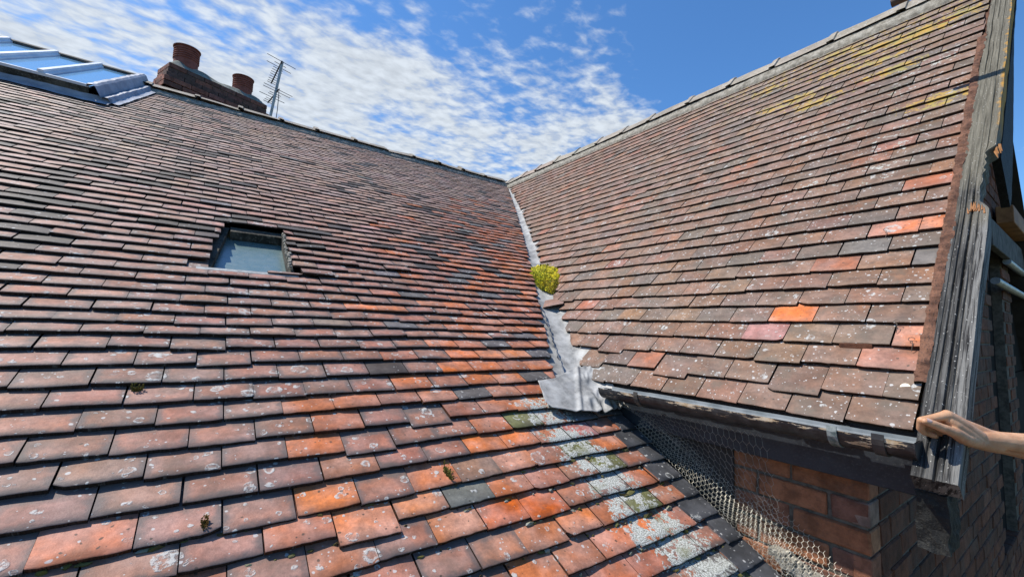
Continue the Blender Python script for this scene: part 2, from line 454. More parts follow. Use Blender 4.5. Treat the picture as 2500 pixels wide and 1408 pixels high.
M_WIRE = simple('galvanised_wire', (0.38, 0.35, 0.27), (0.62, 0.58, 0.47), 30, 0.5, 0.5, 0.3, 0.0003, 0.1)
M_DWIRE = simple('shaded_wire', (0.2, 0.19, 0.17), (0.34, 0.32, 0.28), 30, 0.6, 0.4, 0.3, 0.0003, 0.1)  # darker copy of the netting wire, eave shade put into its colour
M_SILL = simple('dull_sill_lead', (0.2, 0.21, 0.21), (0.36, 0.37, 0.36), 40, 0.6, 0.4)
M_CLIP = simple('worn_clip_paint', (0.06, 0.1, 0.1), (0.3, 0.33, 0.32), 45, 0.5, 0.4)
M_BATTEN = simple('orange_timber', (0.2, 0.085, 0.03), (0.34, 0.16, 0.06), 9, 0.7, 0.3)
M_OLDWOOD = simple('grey_timber', (0.06, 0.056, 0.05), (0.13, 0.122, 0.108), 12, 0.85, 0.2)
M_GROUND = simple('garden_ground', (0.05, 0.07, 0.03), (0.12, 0.11, 0.08), 0.5, 0.95, 0.1)
M_DARKROOM = simple('dark_interior', (0.012, 0.011, 0.01), (0.02, 0.018, 0.016), 4, 0.95, 0.1)  # near-black colour stands in for the unlit space behind the opening

def gutter_material():
    mt, nt, bs = new_mat('flaking_black_paint')
    vec = objco(nt)
    st = nn(nt, 'ShaderNodeMapping'); st.inputs['Scale'].default_value = (6, 1.6, 9); nt.links.new(vec, st.inputs['Vector'])
    n = noise(nt, st.outputs[0], 4.5, 7, 0.72)
    sx = nn(nt, 'ShaderNodeSeparateXYZ'); nt.links.new(attr(nt, 'puv').outputs['Vector'], sx.inputs[0])
    out = sx.outputs[0]                         # 0 inner face, 1 outer face
    edge = sx.outputs[1]                        # 1 near lip and underside line
    pk = rngm(nt, math_(nt, 'MULTIPLY_ADD', edge, 0.17, n), 0.672, 0.69)
    blk = mixc(nt, rngm(nt, noise(nt, vec, 30, 4), .4, .65), (0.008, 0.009, 0.011), (0.03, 0.032, 0.034))
    tan = mixc(nt, rngm(nt, noise(nt, vec, 40, 4), .4, .65), (0.42, 0.31, 0.19), (0.56, 0.48, 0.36))
    c = mixc(nt, pk, blk, tan)
    inn = mixc(nt, rngm(nt, noise(nt, vec, 12, 4), .35, .65), (0.15, 0.17, 0.175), (0.25, 0.27, 0.275))
    c = mixc(nt, out, inn, c)
    nt.links.new(c, bs.inputs['Base Color']); bs.inputs['Roughness'].default_value = 0.45
    bump(nt, bs, math_(nt, 'MULTIPLY_ADD', pk, -0.7, noise(nt, vec, 35, 4)), 0.4, 0.002)
    return mt
M_GUT = gutter_material()
M_FASCIA = simple('blue_black_paint', (0.010, 0.013, 0.018), (0.022, 0.028, 0.036), 12, 0.5, 0.4, 0, 0.002, 0.4, (0.035, 0.04, 0.045))
M_BLKWOOD = simple('peeling_black_timber', (0.006, 0.0065, 0.007), (0.018, 0.019, 0.018), 16, 0.7, 0.25, 0, 0.008, 0.8, (0.03, 0.03, 0.025))

def brick_material():
    mt, nt, bs = new_mat('red_brick')
    vec = objco(nt)
    c = attr(nt, 'tcol').outputs['Color']
    hsv = nn(nt, 'ShaderNodeHueSaturation'); nt.links.new(c, hsv.inputs['Color'])
    nt.links.new(rngm(nt, noise(nt, vec, 18, 6, .65), 0.3, 0.7, 0.6, 1.3), hsv.inputs['Value'])
    col = mixc(nt, rngm(nt, noise(nt, vec, 120, 3, .7), 0.55, 0.75, 0, 0.5), hsv.outputs[0], (0.09, 0.06, 0.045))
    col = mixc(nt, rngm(nt, noise(nt, vec, 5, 5, .6), 0.52, 0.7, 0, 0.5), col, (0.09, 0.07, 0.055))
    nt.links.new(col, bs.inputs['Base Color']); bs.inputs['Roughness'].default_value = 0.88
    bs.inputs['Specular IOR Level'].default_value = 0.25
    bump(nt, bs, math_(nt, 'MULTIPLY_ADD', noise(nt, vec, 22, 4, .6), 1.2, noise(nt, vec, 90, 6, .7)), 0.8, 0.005)
    return mt
M_BRICK = brick_material()
M_JOINT = simple('brick_mortar', (0.07, 0.058, 0.044), (0.15, 0.125, 0.095), 30, 0.95, 0.2, 0, 0.004, 0.6)

def slate_material():
    mt, nt, bs = new_mat('dark_slate')
    vec = attr(nt, 'puv').outputs['Vector']
    col = mixc(nt, rngm(nt, noise(nt, vec, 9, 5, .6), .35, .65), (0.03, 0.031, 0.034), (0.075, 0.077, 0.085))
    a = nn(nt, 'ShaderNodeValue'); a.outputs[0].default_value = 0.4
    b = nn(nt, 'ShaderNodeValue'); b.outputs[0].default_value = 0.25
    col, h = lichen_layers(nt, col, vec, a.outputs[0], b.outputs[0], None, None, b.outputs[0])
    nt.links.new(col, bs.inputs['Base Color']); bs.inputs['Roughness'].default_value = 0.6
    bump(nt, bs, math_(nt, 'MULTIPLY_ADD', noise(nt, vec, 50, 5, .7), 1.0, h), 0.4, 0.002)
    return mt
M_SLATE = slate_material()

def glass_material(name, tint, rough):
    mt, nt, bs = new_mat(name)
    vec = objco(nt)
    dirt = rngm(nt, noise(nt, vec, 16, 6, .7), 0.42, 0.75, 0.0, 0.16)
    col = mixc(nt, dirt, tint, (0.3, 0.34, 0.36))
    nt.links.new(col, bs.inputs['Base Color'])
    nt.links.new(rngm(nt, noise(nt, vec, 30, 5, .6), .35, .7, rough, rough + 0.12), bs.inputs['Roughness'])
    bs.inputs['Specular IOR Level'].default_value = 1.0
    bs.inputs['IOR'].default_value = 1.9 if rough < .2 else 1.55
    bs.inputs['Coat Weight'].default_value = 0.6; bs.inputs['Coat Roughness'].default_value = rough
    return mt
M_GLASS = glass_material('sky_glass', (0.16, 0.34, 0.52), 0.06)
M_GLASS2 = glass_material('dusty_glass', (0.10, 0.165, 0.165), 0.26)

def skin_material():
    mt, nt, bs = new_mat('skin')
    vec = objco(nt)
    col = mixc(nt, rngm(nt, noise(nt, vec, 22, 5, .6), .35, .68), (0.42, 0.222, 0.118), (0.55, 0.315, 0.18))
    col = mixc(nt, rngm(nt, noise(nt, vec, 60, 3, .6), .58, .72, 0, .35), col, (0.36, 0.14, 0.085))
    st = nn(nt, 'ShaderNodeMapping'); st.inputs['Scale'].default_value = (60, 260, 260); nt.links.new(vec, st.inputs['Vector'])
    nt.links.new(col, bs.inputs['Base Color']); bs.inputs['Roughness'].default_value = 0.52
    bs.inputs['Subsurface Weight'].default_value = 0.12
    bs.inputs['Subsurface Radius'].default_value = (0.006, 0.0025, 0.0015)
    bs.inputs['Subsurface Scale'].default_value = 0.6
    bump(nt, bs, math_(nt, 'MULTIPLY_ADD', noise(nt, vec, 420, 3, .6), 0.35, noise(nt, vec, 90, 4, .6)), 0.6, 0.0018)
    return mt
M_SKIN = skin_material()
M_NAIL = simple('finger_nail', (0.55, 0.36, 0.3), (0.62, 0.42, 0.35), 60, 0.3, 0.5, 0, 0.0003, 0.1)
def moss_material():
    mt, nt, bs = new_mat('yellow_moss')
    vec = objco(nt)
    t = attr(nt, 'tcol').outputs['Color']
    col = mixc(nt, rngm(nt, noise(nt, vec, 40, 3), .35, .65, 0, .6), t, (0.13, 0.12, 0.02))
    nt.links.new(col, bs.inputs['Base Color']); bs.inputs['Roughness'].default_value = 0.8
    bs.inputs['Specular IOR Level'].default_value = 0.2
    return mt
M_MOSS = moss_material()

# ------------------------------------------------------------------ tiles
class Tiles:
    def __init__(s, P3): s.P3 = P3; s.V = []; s.F = []; s.a = []; s.b = []; s.c = []; s.d = []; s.e = []; s.n = 0
    def add(s, c0, c1, st, L, g, thk, col, inf, inf2, clampf=None, hi=False, lift=0.0, rot=0.0, twist=0.0, camber=0.0, hz=0.0, fld=None, chip=None):
        """tile from c0 to c1 across, tail at slope distance st, running L up the slope"""
        w = c1 - c0
        nu = 8 if hi else 4
        vs = [0.0, 0.0025, 0.03, g + 0.015, L] if L > g + 0.03 else [0.0, 0.0025, L * .5, L * .75, L]
        uu = np.linspace(0, w, nu + 1)
        jit = (rng.normal(0, 0.0007, nu + 1) if hi else rng.normal(0, 0.0006, nu + 1))
        jit[0] += abs(rng.normal(0, 0.0014)); jit[-1] += abs(rng.normal(0, 0.0014))
        if chip: jit[chip[0]] += chip[1]; jit[chip[0] + (1 if chip[0] == 0 else -1)] += chip[1] * chip[2]
        sid = rng.random(3)
        rows = []
        tl = thk / g
        for k, v in enumerate(vs):
            for i, u in enumerate(uu):
                cc = c0 + u; ss = st - v - (jit[i] if k < 2 else 0)
                ss += rot * (u - w / 2)
                h = -v * tl + lift * (1 - v / L) + twist * (u / w - .5) * (1 - v / L) + camber * (1 - (2 * u / w - 1) ** 2) * (1 - .5 * v / L)
                if k == 0: h -= 0.0022
                if i in (0, nu): h -= 0.0006
                rows.append((cc, ss, h + hz, u, v))
        top = len(rows)
        # lower skirt
        for i, u in enumerate(uu):
            cc, ss, h, _, _ = rows[i]
            rows.append((cc, ss - 0.0015, h + 0.0022 - thk, u, 0.0))
        for k in range(len(vs)):
            for i in (0, nu):
                cc, ss, h, u, v = rows[k * (nu + 1) + i]
                rows.append((cc, ss, h - thk, u, v))
        dup0 = len(rows)
        for i in range(nu + 1): rows.append(rows[i])
        dup1 = len(rows)
        for k in range(len(vs)):
            for i in (0, nu): rows.append(rows[k * (nu + 1) + i])
        V = []; pv = []; tu = []
        for q_, (cc, ss, h, u, v) in enumerate(rows):
            if clampf: cc = clampf(cc, ss)
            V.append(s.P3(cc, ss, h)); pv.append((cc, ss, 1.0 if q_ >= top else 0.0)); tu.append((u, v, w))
        F = []
        m = nu + 1
        for k in range(len(vs) - 1):
            for i in range(nu):
                F.append((k * m + i, k * m + i + 1, (k + 1) * m + i + 1, (k + 1) * m + i))
        for i in range(nu): F.append((top + i, top + i + 1, dup0 + i + 1, dup0 + i))
        sb = top + m
        for k in range(len(vs) - 1):
            F.append((dup1 + 2 * k, dup1 + 2 * k + 2, sb + 2 * (k + 1), sb + 2 * k))
            F.append((dup1 + 2 * k + 3, dup1 + 2 * k + 1, sb + 2 * k + 1, sb + 2 * (k + 1) + 1))
        n = len(V)
        s.V.append(np.array(V)); s.F.append(np.array(F) + s.n); s.n += n
        s.a.append(np.tile(np.array([*col, 1.0]), (n, 1))); bb = np.tile(np.array(inf, float), (n, 1))
        if fld: bb = fld(np.array(pv), bb)
        s.b.append(bb)
        s.c.append(np.tile(np.array([inf2[0], inf2[1], g, inf2[2] if len(inf2) > 2 else .45]), (n, 1)))
        s.d.append(np.array(tu)); s.e.append(np.array(pv))
    def obj(s, name, mat, parent):
        return mesh_obj(name, np.concatenate(s.V), np.concatenate(s.F), mat, parent,
                        dict(tcol=np.concatenate(s.a), tinf=np.concatenate(s.b), tinf2=np.concatenate(s.c), tuv=np.concatenate(s.d), puv=np.concatenate(s.e)))
U = 0.104

def jitter(c, a=0.08):
    a = min(a, .09)
    k = 1 + rng.normal(0, a); return tuple(max(0.01, x * k * (1 + rng.normal(0, a * .3))) for x in c)

main = thing('main_roof', 'long tiled roof slope on the left, grey edged and orange clay tiles', 'roof')
wing = thing('gabled_wing', 'brick wing on the right with steep brown tiled roof and weathered bargeboard', 'building')

# ---- main roof rows: measured course edges, then regular
known = [42.09, 42.94, 43.74, 44.56, 45.37, 46.16, 46.91, 47.66, 48.45, 49.32, 50.27, 51.16, 52.02, 52.95, 53.87, 54.74, 55.66, 56.57]
srows = [k * U for k in known]
while srows[-1] < 7.9: srows.append(srows[-1] + 0.0935)
while srows[0] > 0.17: srows.insert(0, srows[0] - 0.0862)
WIN = (-4.185, -3.872, 3.80, 4.385)     # roof window hole: x0, x1, s0, s1
PITA = 1.553 * U
SLATE_X = -2.535
pxA = lambda px, py: onA(px, py)
# tiles that stand out: pixel -> kind
specA = [(760, 1215, 'orange2'), (1005, 1245, 'mossorange'), (1120, 1225, 'grey'), (1190, 1140, 'dull'), (1170, 1080, 'orange2'),
         (1310, 1080, 'orange2'), (1410, 1055, 'pinkred'), (1300, 915, 'darkl'), (1090, 885, 'orange'), (1170, 855, 'orange2'), (1100, 860, 'orange'),
         (930, 890, 'dark'), (835, 780, 'streak'), (905, 740, 'orange'), (640, 640, 'pale'), (1180, 960, 'darkl'), (1340, 1250, 'orange3'),
         (1450, 1280, 'orange2'), (1250, 1240, 'orange3'), (1210, 1060, 'orange'), (610, 590, 'pale'), (570, 585, 'pale'), (250, 400, 'dark'), (200, 470, 'dark'),
         (60, 480, 'dark'), (40, 520, 'dark'), (50, 560, 'dark'), (30, 600, 'dark'), (280, 370, 'dark'), (320, 345, 'dark'), (370, 300, 'dark'), (730, 575, 'dark'), (755, 600, 'dark'),
         (390, 540, 'dark'), (450, 550, 'dark'), (160, 350, 'dark'), (120, 470, 'dark'), (180, 490, 'dark'), (560, 330, 'dark'), (590, 380, 'dark'), (20, 430, 'dark'), (90, 440, 'dark'), (230, 390, 'dark'), (300, 405, 'dark'), (420, 310, 'dark'), (480, 290, 'dark'), (500, 345, 'dark'), (540, 300, 'dark'), (640, 365, 'dark'), (350, 420, 'dark'), (130, 520, 'dark'), (100, 580, 'dark'), (690, 330, 'dark'), (10, 640, 'dark'), (440, 420, 'dark'), (590, 535, 'dark'), (640, 540, 'dark'), (690, 548, 'dark'), (715, 590, 'dark'), (770, 620, 'dull'), (700, 640, 'dull'), (740, 555, 'dark')]
specA = [(*onA(a, b), k) for a, b, k in specA]
KIND = {'orange': ((0.5, 0.165, 0.07), .12, 0, .55, .25), 'orange2': ((0.52, 0.18, 0.085), .35, .1, .7, .5), 'orange3': ((0.46, 0.13, 0.055), .15, .22, .3, .5),
        'mossorange': ((0.5, 0.2, 0.1), .5, .35, .8, .6), 'grey': ((0.14, 0.14, 0.12), .1, .1, .1, .4), 'dull': ((0.25, 0.15, 0.105), .3, .1, .3, .3),
        'pinkred': ((0.36, 0.14, 0.12), .3, .1, .1, .7), 'darkl': ((0.095, 0.085, 0.08), .2, .36, .1, .8), 'dark': ((0.06, 0.048, 0.04), .3, .1, 0, .1),
        'streak': ((0.23, 0.17, 0.13), .6, .05, .8, .2), 'pale': ((0.33, 0.18, 0.13), .25, .05, .4, .1)}
lich_line = [onA(*q) for q in ((1345, 1020), (1420, 1100), (1500, 1180), (1570, 1260), (1660, 1330), (1770, 1410))]
def lich_at(x, s):
    d = min(math.hypot((x - a) * 1.0, (s - b) * 0.8) for a, b in lich_line)
    return sst(0.26, 0.05, d)
def colA(x, s):
    """kind of a tile by where it lies"""
    for sx, ss, k in specA:
        if abs(x - sx) < PITA * .5 and -0.1 < (s - ss) - 0.045 < -0.004 + 0.0:
            pass
    dv = xvalley(s) - x
    orange = sst(1.75, 0.35, dv) * sst(0.6, 4.2, s)
    orange = max(orange, 0.55 * sst(-3.9, -3.3, x) * sst(4.9, 5.6, s))
    r = rng.random(); cl = n1(x * 1.3 + s * .7, 3) * .5 + n1(s * 1.9 - x * .4, 5) * .5
    lift = sst(3.2, 0.4, s)
    if r < 0.62 * orange:
        c = jitter((0.405, 0.152, 0.08) if rng.random() < .5 else (0.345, 0.135, 0.078), .1); inf = [.25 * rng.random(), 0.08, 0, .3 + .4 * rng.random()]; i2 = [.45, .15]
    elif r < 0.62 * orange + 0.13 * orange + 0.012:
        c = jitter((0.13, 0.12, 0.115), .2); inf = [.2, .1 + .2 * orange, 0, .1]; i2 = [.5, .35 * orange]
    elif r > 0.97 - .20 * max(0, cl) * sst(-1.5, -3.5, x) and s < 4.2 and x < -1.0:
        c = jitter((0.07, 0.056, 0.047), .2); inf = [.4, 0.05, 0, 0]; i2 = [.1, .0]
    else:
        t = rng.random()
        base = np.array((0.305, 0.145, 0.1)) * (1 - t) + np.array((0.26, 0.137, 0.103)) * t
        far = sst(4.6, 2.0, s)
        base = base * (1 - far) + np.array((0.385, 0.258, 0.20)) * far  # grazing sheen of the upper slope painted in as paler clay
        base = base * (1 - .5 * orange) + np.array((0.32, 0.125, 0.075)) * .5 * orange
        g = max(0, n1(x * .9 + 4, 9) + .15 * rng.normal())
        base = base * (1 - .4 * g) + np.array((0.135, 0.115, 0.11)) * .4 * g
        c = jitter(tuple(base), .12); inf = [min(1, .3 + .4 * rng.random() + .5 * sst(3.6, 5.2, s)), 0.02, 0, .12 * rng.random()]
        i2 = [(0.42 + .25 * sst(-3.2, -4.0, x)) * sst(3.2, 4.6, s) + .08, 0.12 * sst(2, 5, s)]
    l = lich_at(x, s)
    if l > .6 and rng.random() < .3: c = (0.13, 0.13, 0.05)
    return c, inf, i2

def fldA(P, b):
    d = np.full(len(P), 9.0)
    for a, c in lich_line: d = np.minimum(d, np.hypot(P[:, 0] - a, (P[:, 1] - c) * .8))
    l = np.clip((.30 - d) / .26, 0, 1); l = l * l * (3 - 2 * l)
    b[:, 1] = np.maximum(b[:, 1], .98 * l); return b
def cutA(s): return xvalley(s) - 0.012 - 0.15 * min(1.1, max(0, (s - .6) / 4.3)) ** 2
tA = Tiles(A3)
single = []
slip = onA(915, 1225); orange_edge = None
for r, s0 in enumerate(srows):
    g = (srows[r] - srows[r - 1]) if r > 0 else 0.0862
    Lt = 0.262 if r > 2 else 0.1 + 0.06 * r
    # phase of the joints: measured row near s = 49.3 units has a joint at x = -35.94 units
    base = -35.94 * U + (0.5 * PITA if (r - srows.index(min(srows, key=lambda q: abs(q - 49.32 * U)))) % 2 else 0)
    base += 0.03 * n1(r * .21, 21)
    i0 = int((-8.6 - base) / PITA) if s0 > 1.2 else int((-6.6 - base) / PITA)
    rowo = 0.004 * n1(r * 0.9, 31)
    i = i0
    while True:
        x0 = base + i * PITA + 0.008 * n1(r * 3.1 + i * .37, 33); i += 1
        lim = cutA(s0) if s0 < 5.42 else SLATE_X + 0.004
        if s0 >= 5.42 and s0 < 5.62: lim = -2.62
        if x0 > lim - 0.02: break
        x1 = x0 + PITA - 0.0025 - abs(rng.normal(0, .0012))
        hi = s0 > 4.0
        st = s0 + rowo + 0.007 * n1(x0 * 1.4 + r * 1.7, 41) + rng.normal(0, 0.003)
        if hi and rng.random() < .08: st += abs(rng.normal(0, .010))
        lift = abs(rng.normal(0, .0016)); rot = rng.normal(0, .010); tw = rng.normal(0, .003); cam_ = 0.0006 + rng.normal(0, .0007)
        if x0 < -3.3 and s0 < 4.6: lift += abs(rng.normal(0, .0012))
        xm = (x0 + x1) / 2
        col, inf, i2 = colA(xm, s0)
        for sx, ss, k in specA:
            if abs(xm - sx) < PITA * .5 and s0 - g < ss <= s0:
                c, h, cr, bl, ri = KIND[k]; col = jitter(c, .05); inf = [h, max(cr, inf[1] if k == 'orange3' else 0), 0, bl]; i2 = [ri, .1]
        # slates along the wall
        if s0 > 5.62 and x1 > SLATE_X - 0.10: 
            x1 = SLATE_X - 0.10 if x1 - x0 > .02 else x1
            if x0 > SLATE_X - 0.11: continue
            x1 = SLATE_X - 0.09
        if -3.9 < xm < -3.5 and 3.75 < s0 < 4.4: lift += .004 + .006 * rng.random(); tw += rng.normal(0, .004)
        parts = [(x0, x1, Lt)]
        if st > WIN[2] + .01 and st - Lt < WIN[3] and x1 > WIN[0] and x0 < WIN[1]:
            if st < WIN[3] + 0.004:                 # row beside the hole
                parts = []
                left_lim = WIN[0] + .02 - .14 * (st - WIN[2]) - (0.05 if st > WIN[3] - .07 else 0)
                if x0 < left_lim - 0.015: parts.append((x0, left_lim + rng.normal(0, .002), Lt))
                if x1 > WIN[1] + 0.02: parts.append((max(x0, WIN[1] + rng.normal(0.006, .004)), x1, Lt))
            else:
                parts = [(x0, x1, max(0.03, st - WIN[3] - 0.004))]
        isslip = abs(xm - slip[0]) < PITA * .5 and s0 - g < slip[1] <= s0
        for a, b, LL in parts:
            cf = (lambda c, s: min(c, cutA(s))) if s0 < 5.6 else None
            if isslip:
                T1 = Tiles(A3); T1.add(a, b, st + .032, LL, g, .0145, (0.54, 0.2, 0.1), [.3, .2, 0, .9], [.55, .1], None, True, .006, .03, .003, .001)
                o = T1.obj('roof_tile', M_TILE, main); o['label'] = 'bright orange slipped tile with mossy lower edge'
            else:
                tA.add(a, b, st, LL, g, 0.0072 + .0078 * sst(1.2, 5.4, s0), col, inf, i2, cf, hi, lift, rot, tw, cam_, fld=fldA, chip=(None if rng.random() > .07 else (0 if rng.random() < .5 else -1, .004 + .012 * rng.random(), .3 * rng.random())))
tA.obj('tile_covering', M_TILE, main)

# slates beside the wing wall
ts = Tiles(A3)
for r, s0 in enumerate(srows):
    if s0 < 5.55: continue
    g = srows[r] - srows[r - 1]
    w0 = 0.15 if r % 2 else 0.10
    ts.add(SLATE_X - w0 + rng.normal(0, .008), SLATE_X + rng.normal(0, .006), s0 + 0.008 + rng.normal(0, .004), 0.24, g, .0105, (0, 0, 0), [0, 0, 0, 0], [0, 0], None, True, 0.002, rng.normal(0, .02), rng.normal(0, .004), 0, 0.004)
ts.obj('slate_edging', M_SLATE, main)

def plane_quads(P3, rects, h):
    V = []; F = []
    for a, b, c, d in rects:
        n = len(V); V += [P3(a, c, h), P3(b, c, h), P3(b, d, h), P3(a, d, h)]; F.append([n + 3, n + 2, n + 1, n])
    return np.array(V), F
mb = MB()
hh = -0.062
V, F = plane_quads(A3, [(-8.8, WIN[0] - .08, 0, 7.9), (WIN[0] - .08, WIN[1] + .01, 0, WIN[2] - 0.03), (WIN[0] - .08, WIN[1] + .01, WIN[3] + .01, 7.9), (WIN[1] + .01, -2.46, 0, 7.9), (-2.46, 0.4, 0, 3.0)], hh)
mb.add(V, F)
# far slope behind the ridge
mb.add([(-8.8, 0, -.06), (0.5, 0, -.06), (0.5, 3.6, -2.3), (-8.8, 3.6, -2.3)], [[0, 1, 2, 3]])
mb.obj('roof_deck', M_DECK, main)

# ------------------------------------------------------------------ wing roof tiles
PITB = 1.601 * U
sB_rows = [EAVE_S + 0.0 - k * 0.1035 for k in range(37)][::-1]
adj = {0: 36.5, 1: 35.4, 2: 34.35, 3: 33.35, 4: 32.3, 5: 31.33, 6: 30.4, 7: 29.4, 8: 28.4, 9: 27.4, 10: 26.4}
sB_rows = []
k = 0; s = 36.5 * U
while s > 0.12:
    sB_rows.append(s); k += 1
    s = adj[k] * U if k in adj else s - 1.0 * U
sB_rows = sB_rows[::-1]
specB = [(1938, 768, 'orange'), (1865, 812, 'pinkred'), (2230, 822, 'orange2'), (2265, 545, 'orange2'), (2180, 550, 'orange2'), (2262, 440, 'redb'), (1440, 742, 'redb'),
         (2150, 590, 'grey2'), (2265, 628, 'grey2'), (2180, 880, 'redb'), (1560, 870, 'redb'), (1990, 640, 'redb')]
specB = [(*onB(a, b), k) for a, b, k in specB]
slipB = [onB(1500, 838), onB(1650, 885), onB(1470, 850), onB(1960, 920)]
KIND['redb'] = ((0.3, 0.12, 0.075), .1, .1, .25, .2); KIND['grey2'] = ((0.14, 0.125, 0.11), .1, .1, .05, .3)
def cutB(s): return yvalley(s) - 0.012 - .05 * sst(.2, 1.2, s) * sst(3.2, 1.5, s)
tB = Tiles(B3)
YEND = YV - 0.002
yel_spots = [onB(*q) for q in ((2240, 85), (2130, 120), (2050, 170), (1950, 240), (2180, 170), (2260, 70), (2330, 40), (1880, 215), (2050, 130), (2200, 95), (2150, 145), (1990, 250), (2300, 240), (1900, 260))]
white_spots = [onB(*q) for q in ((2150, 400), (2180, 350), (2230, 310), (2100, 290), (2130, 430), (1960, 340), (2000, 440), (2280, 150), (2200, 220))]
def fldB(P, b):
    def ss(a, c, x):
        t = np.clip((x - a) / (c - a), 0, 1); return t * t * (3 - 2 * t)
    y, s_ = P[:, 0], P[:, 1]; ye = np.zeros(len(P)); wh = np.zeros(len(P))
    for a, c in yel_spots: ye = np.maximum(ye, ss(.42, .0, np.hypot(y - a, (s_ - c) * 2.4)))
    for a, c in white_spots: wh = np.maximum(wh, ss(.5, .0, np.hypot(y - a, (s_ - c) * 1.8)))
    near = ss(-2.6, -4.6, y)
    ye = np.maximum(ye, .55 * ss(1.3, .4, s_) * near)
    b[:, 1] = np.maximum(b[:, 1], .1 + .62 * wh + .3 * ss(1.6, .4, s_) * near)
    b[:, 2] = np.maximum(b[:, 2], .22 + 1.0 * ye); return b
for r, s0 in enumerate(sB_rows):
    g = (sB_rows[r] - sB_rows[r - 1]) if r > 0 else U
    kk = len(sB_rows) - 1 - r
    Lt = 0.265 if r > 2 else 0.12 + .06 * r
    # joint phase from the eave: odd courses start with a tile-and-half at the verge
    base = (-5.456 if kk % 2 == 0 else -5.375 - 0.0) 
    base = (-52.88 * U if kk == 0 else (-50.46 - (0.8 if kk % 2 == 0 else 0)) * U) + 0.018 * n1(r * .33, 51)
    i = int((YEND - base) / PITB) - 2
    rowo = 0.004 * n1(r * .8, 61)
    while True:
        y0 = base + i * PITB + .006 * n1(r * 2.7 + i * .4, 63); i += 1
        y1 = y0 + PITB - 0.003 - abs(rng.normal(0, .001))
        if y1 < YEND + .05: continue
        if y0 > cutB(s0) - .02: break
        if y0 < YEND + .055: y0 = YEND + rng.normal(0, .004)
        st = s0 + rowo + .006 * n1(y0 * 1.2 + r * 1.9, 71) + rng.normal(0, .0022)
        hi = kk < 22 and y0 < -3
        if rng.random() < (.12 if kk < 6 else .04): st += abs(rng.normal(0, .011))
        ym = (y0 + y1) / 2
        t = rng.random()
        c = np.array((0.195, 0.107, 0.07)) * (1 - t) + np.array((0.17, 0.104, 0.073)) * t
        near = sst(-2.5, -5.0, ym)
        q = rng.random()
        if q < .07: c = np.array((0.235, 0.107, 0.068))
        elif q < .10 + .12 * near: c = np.array((0.13, 0.094, 0.073))
        top = sst(2.2, .6, s0)
        c = c * (1 - .35 * top * near) + np.array((0.16, 0.135, 0.11)) * .35 * top * near
        c = jitter(tuple(c), .1)
        inf = [.18 * rng.random(), 0.08 + .06 * near * rng.random(), .1, .15 + .2 * rng.random()]
        i2 = [.10 + .25 * near * rng.random(), .12 + .40 * near, .5 + .5 * near]
        for sx, ss, k in specB:
            if y0 - .004 < sx <= y1 + .004 and s0 - g < ss <= s0:
                cc, h, cr, bl, ri = KIND[k]; c = jitter(cc, .04); inf = [h, .08, .05, bl]; i2 = [ri * .5, .12]
                if k == 'orange':
                    T1 = Tiles(B3); T1.add(y0, y1, st, Lt, g, .0138, c, inf, [.0, .02], None, True, .001, 0, 0, .001)
                    o = T1.obj('roof_tile', M_TILE, wing); o['label'] = 'clean bright orange replacement tile'; c = None
        if any(y0 < a <= y1 and s0 - g < b <= s0 for a, b in slipB): st += .03
        if c is None: continue
        tB.add(y0, y1, st, Lt, g, .0120 + .0030 * sst(.8, 3, s0), c, inf, i2, (lambda c, s: min(c, cutB(s))), hi, abs(rng.normal(0, .0014)), rng.normal(0, .009), rng.normal(0, .0026), .0007 + rng.normal(0, .0008), fld=fldB, chip=(None if rng.random() > .08 else (0 if rng.random() < .5 else -1, .004 + .010 * rng.random(), .3 * rng.random())))
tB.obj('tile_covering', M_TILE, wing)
y_, s_ = onB(2209, 940)
V = [B3(y_ + .0125 * math.cos(t) * (1 + .06 * math.sin(3 * t)), s_ + .0125 * math.sin(t), -.010) for t in np.linspace(0, 2 * math.pi, 25)[:-1]]
V += [p + NB * .004 for p in V]; n_ = 24
mesh_obj('lichen_disc', V, [list(range(n_, 2 * n_))] + [[i, (i + 1) % n_, n_ + (i + 1) % n_, n_ + i] for i in range(n_)], M_WIRE, wing)
mb = MB()
V, F = plane_quads(B3, [(YV + .004, 0.3, 0, EAVE_S - .05)], -0.066)
mb.add(V, [f[::-1] for f in F])
e = EAVE_S
mb.add([(0, YV + .03, -.06), (e * cB, YV + .03, -.06 - e * sB), (e * cB, 2.5, -.06 - e * sB), (0, 2.5, -.06)], [[0, 1, 2, 3]])
mb.obj('roof_deck', M_DECK, wing)

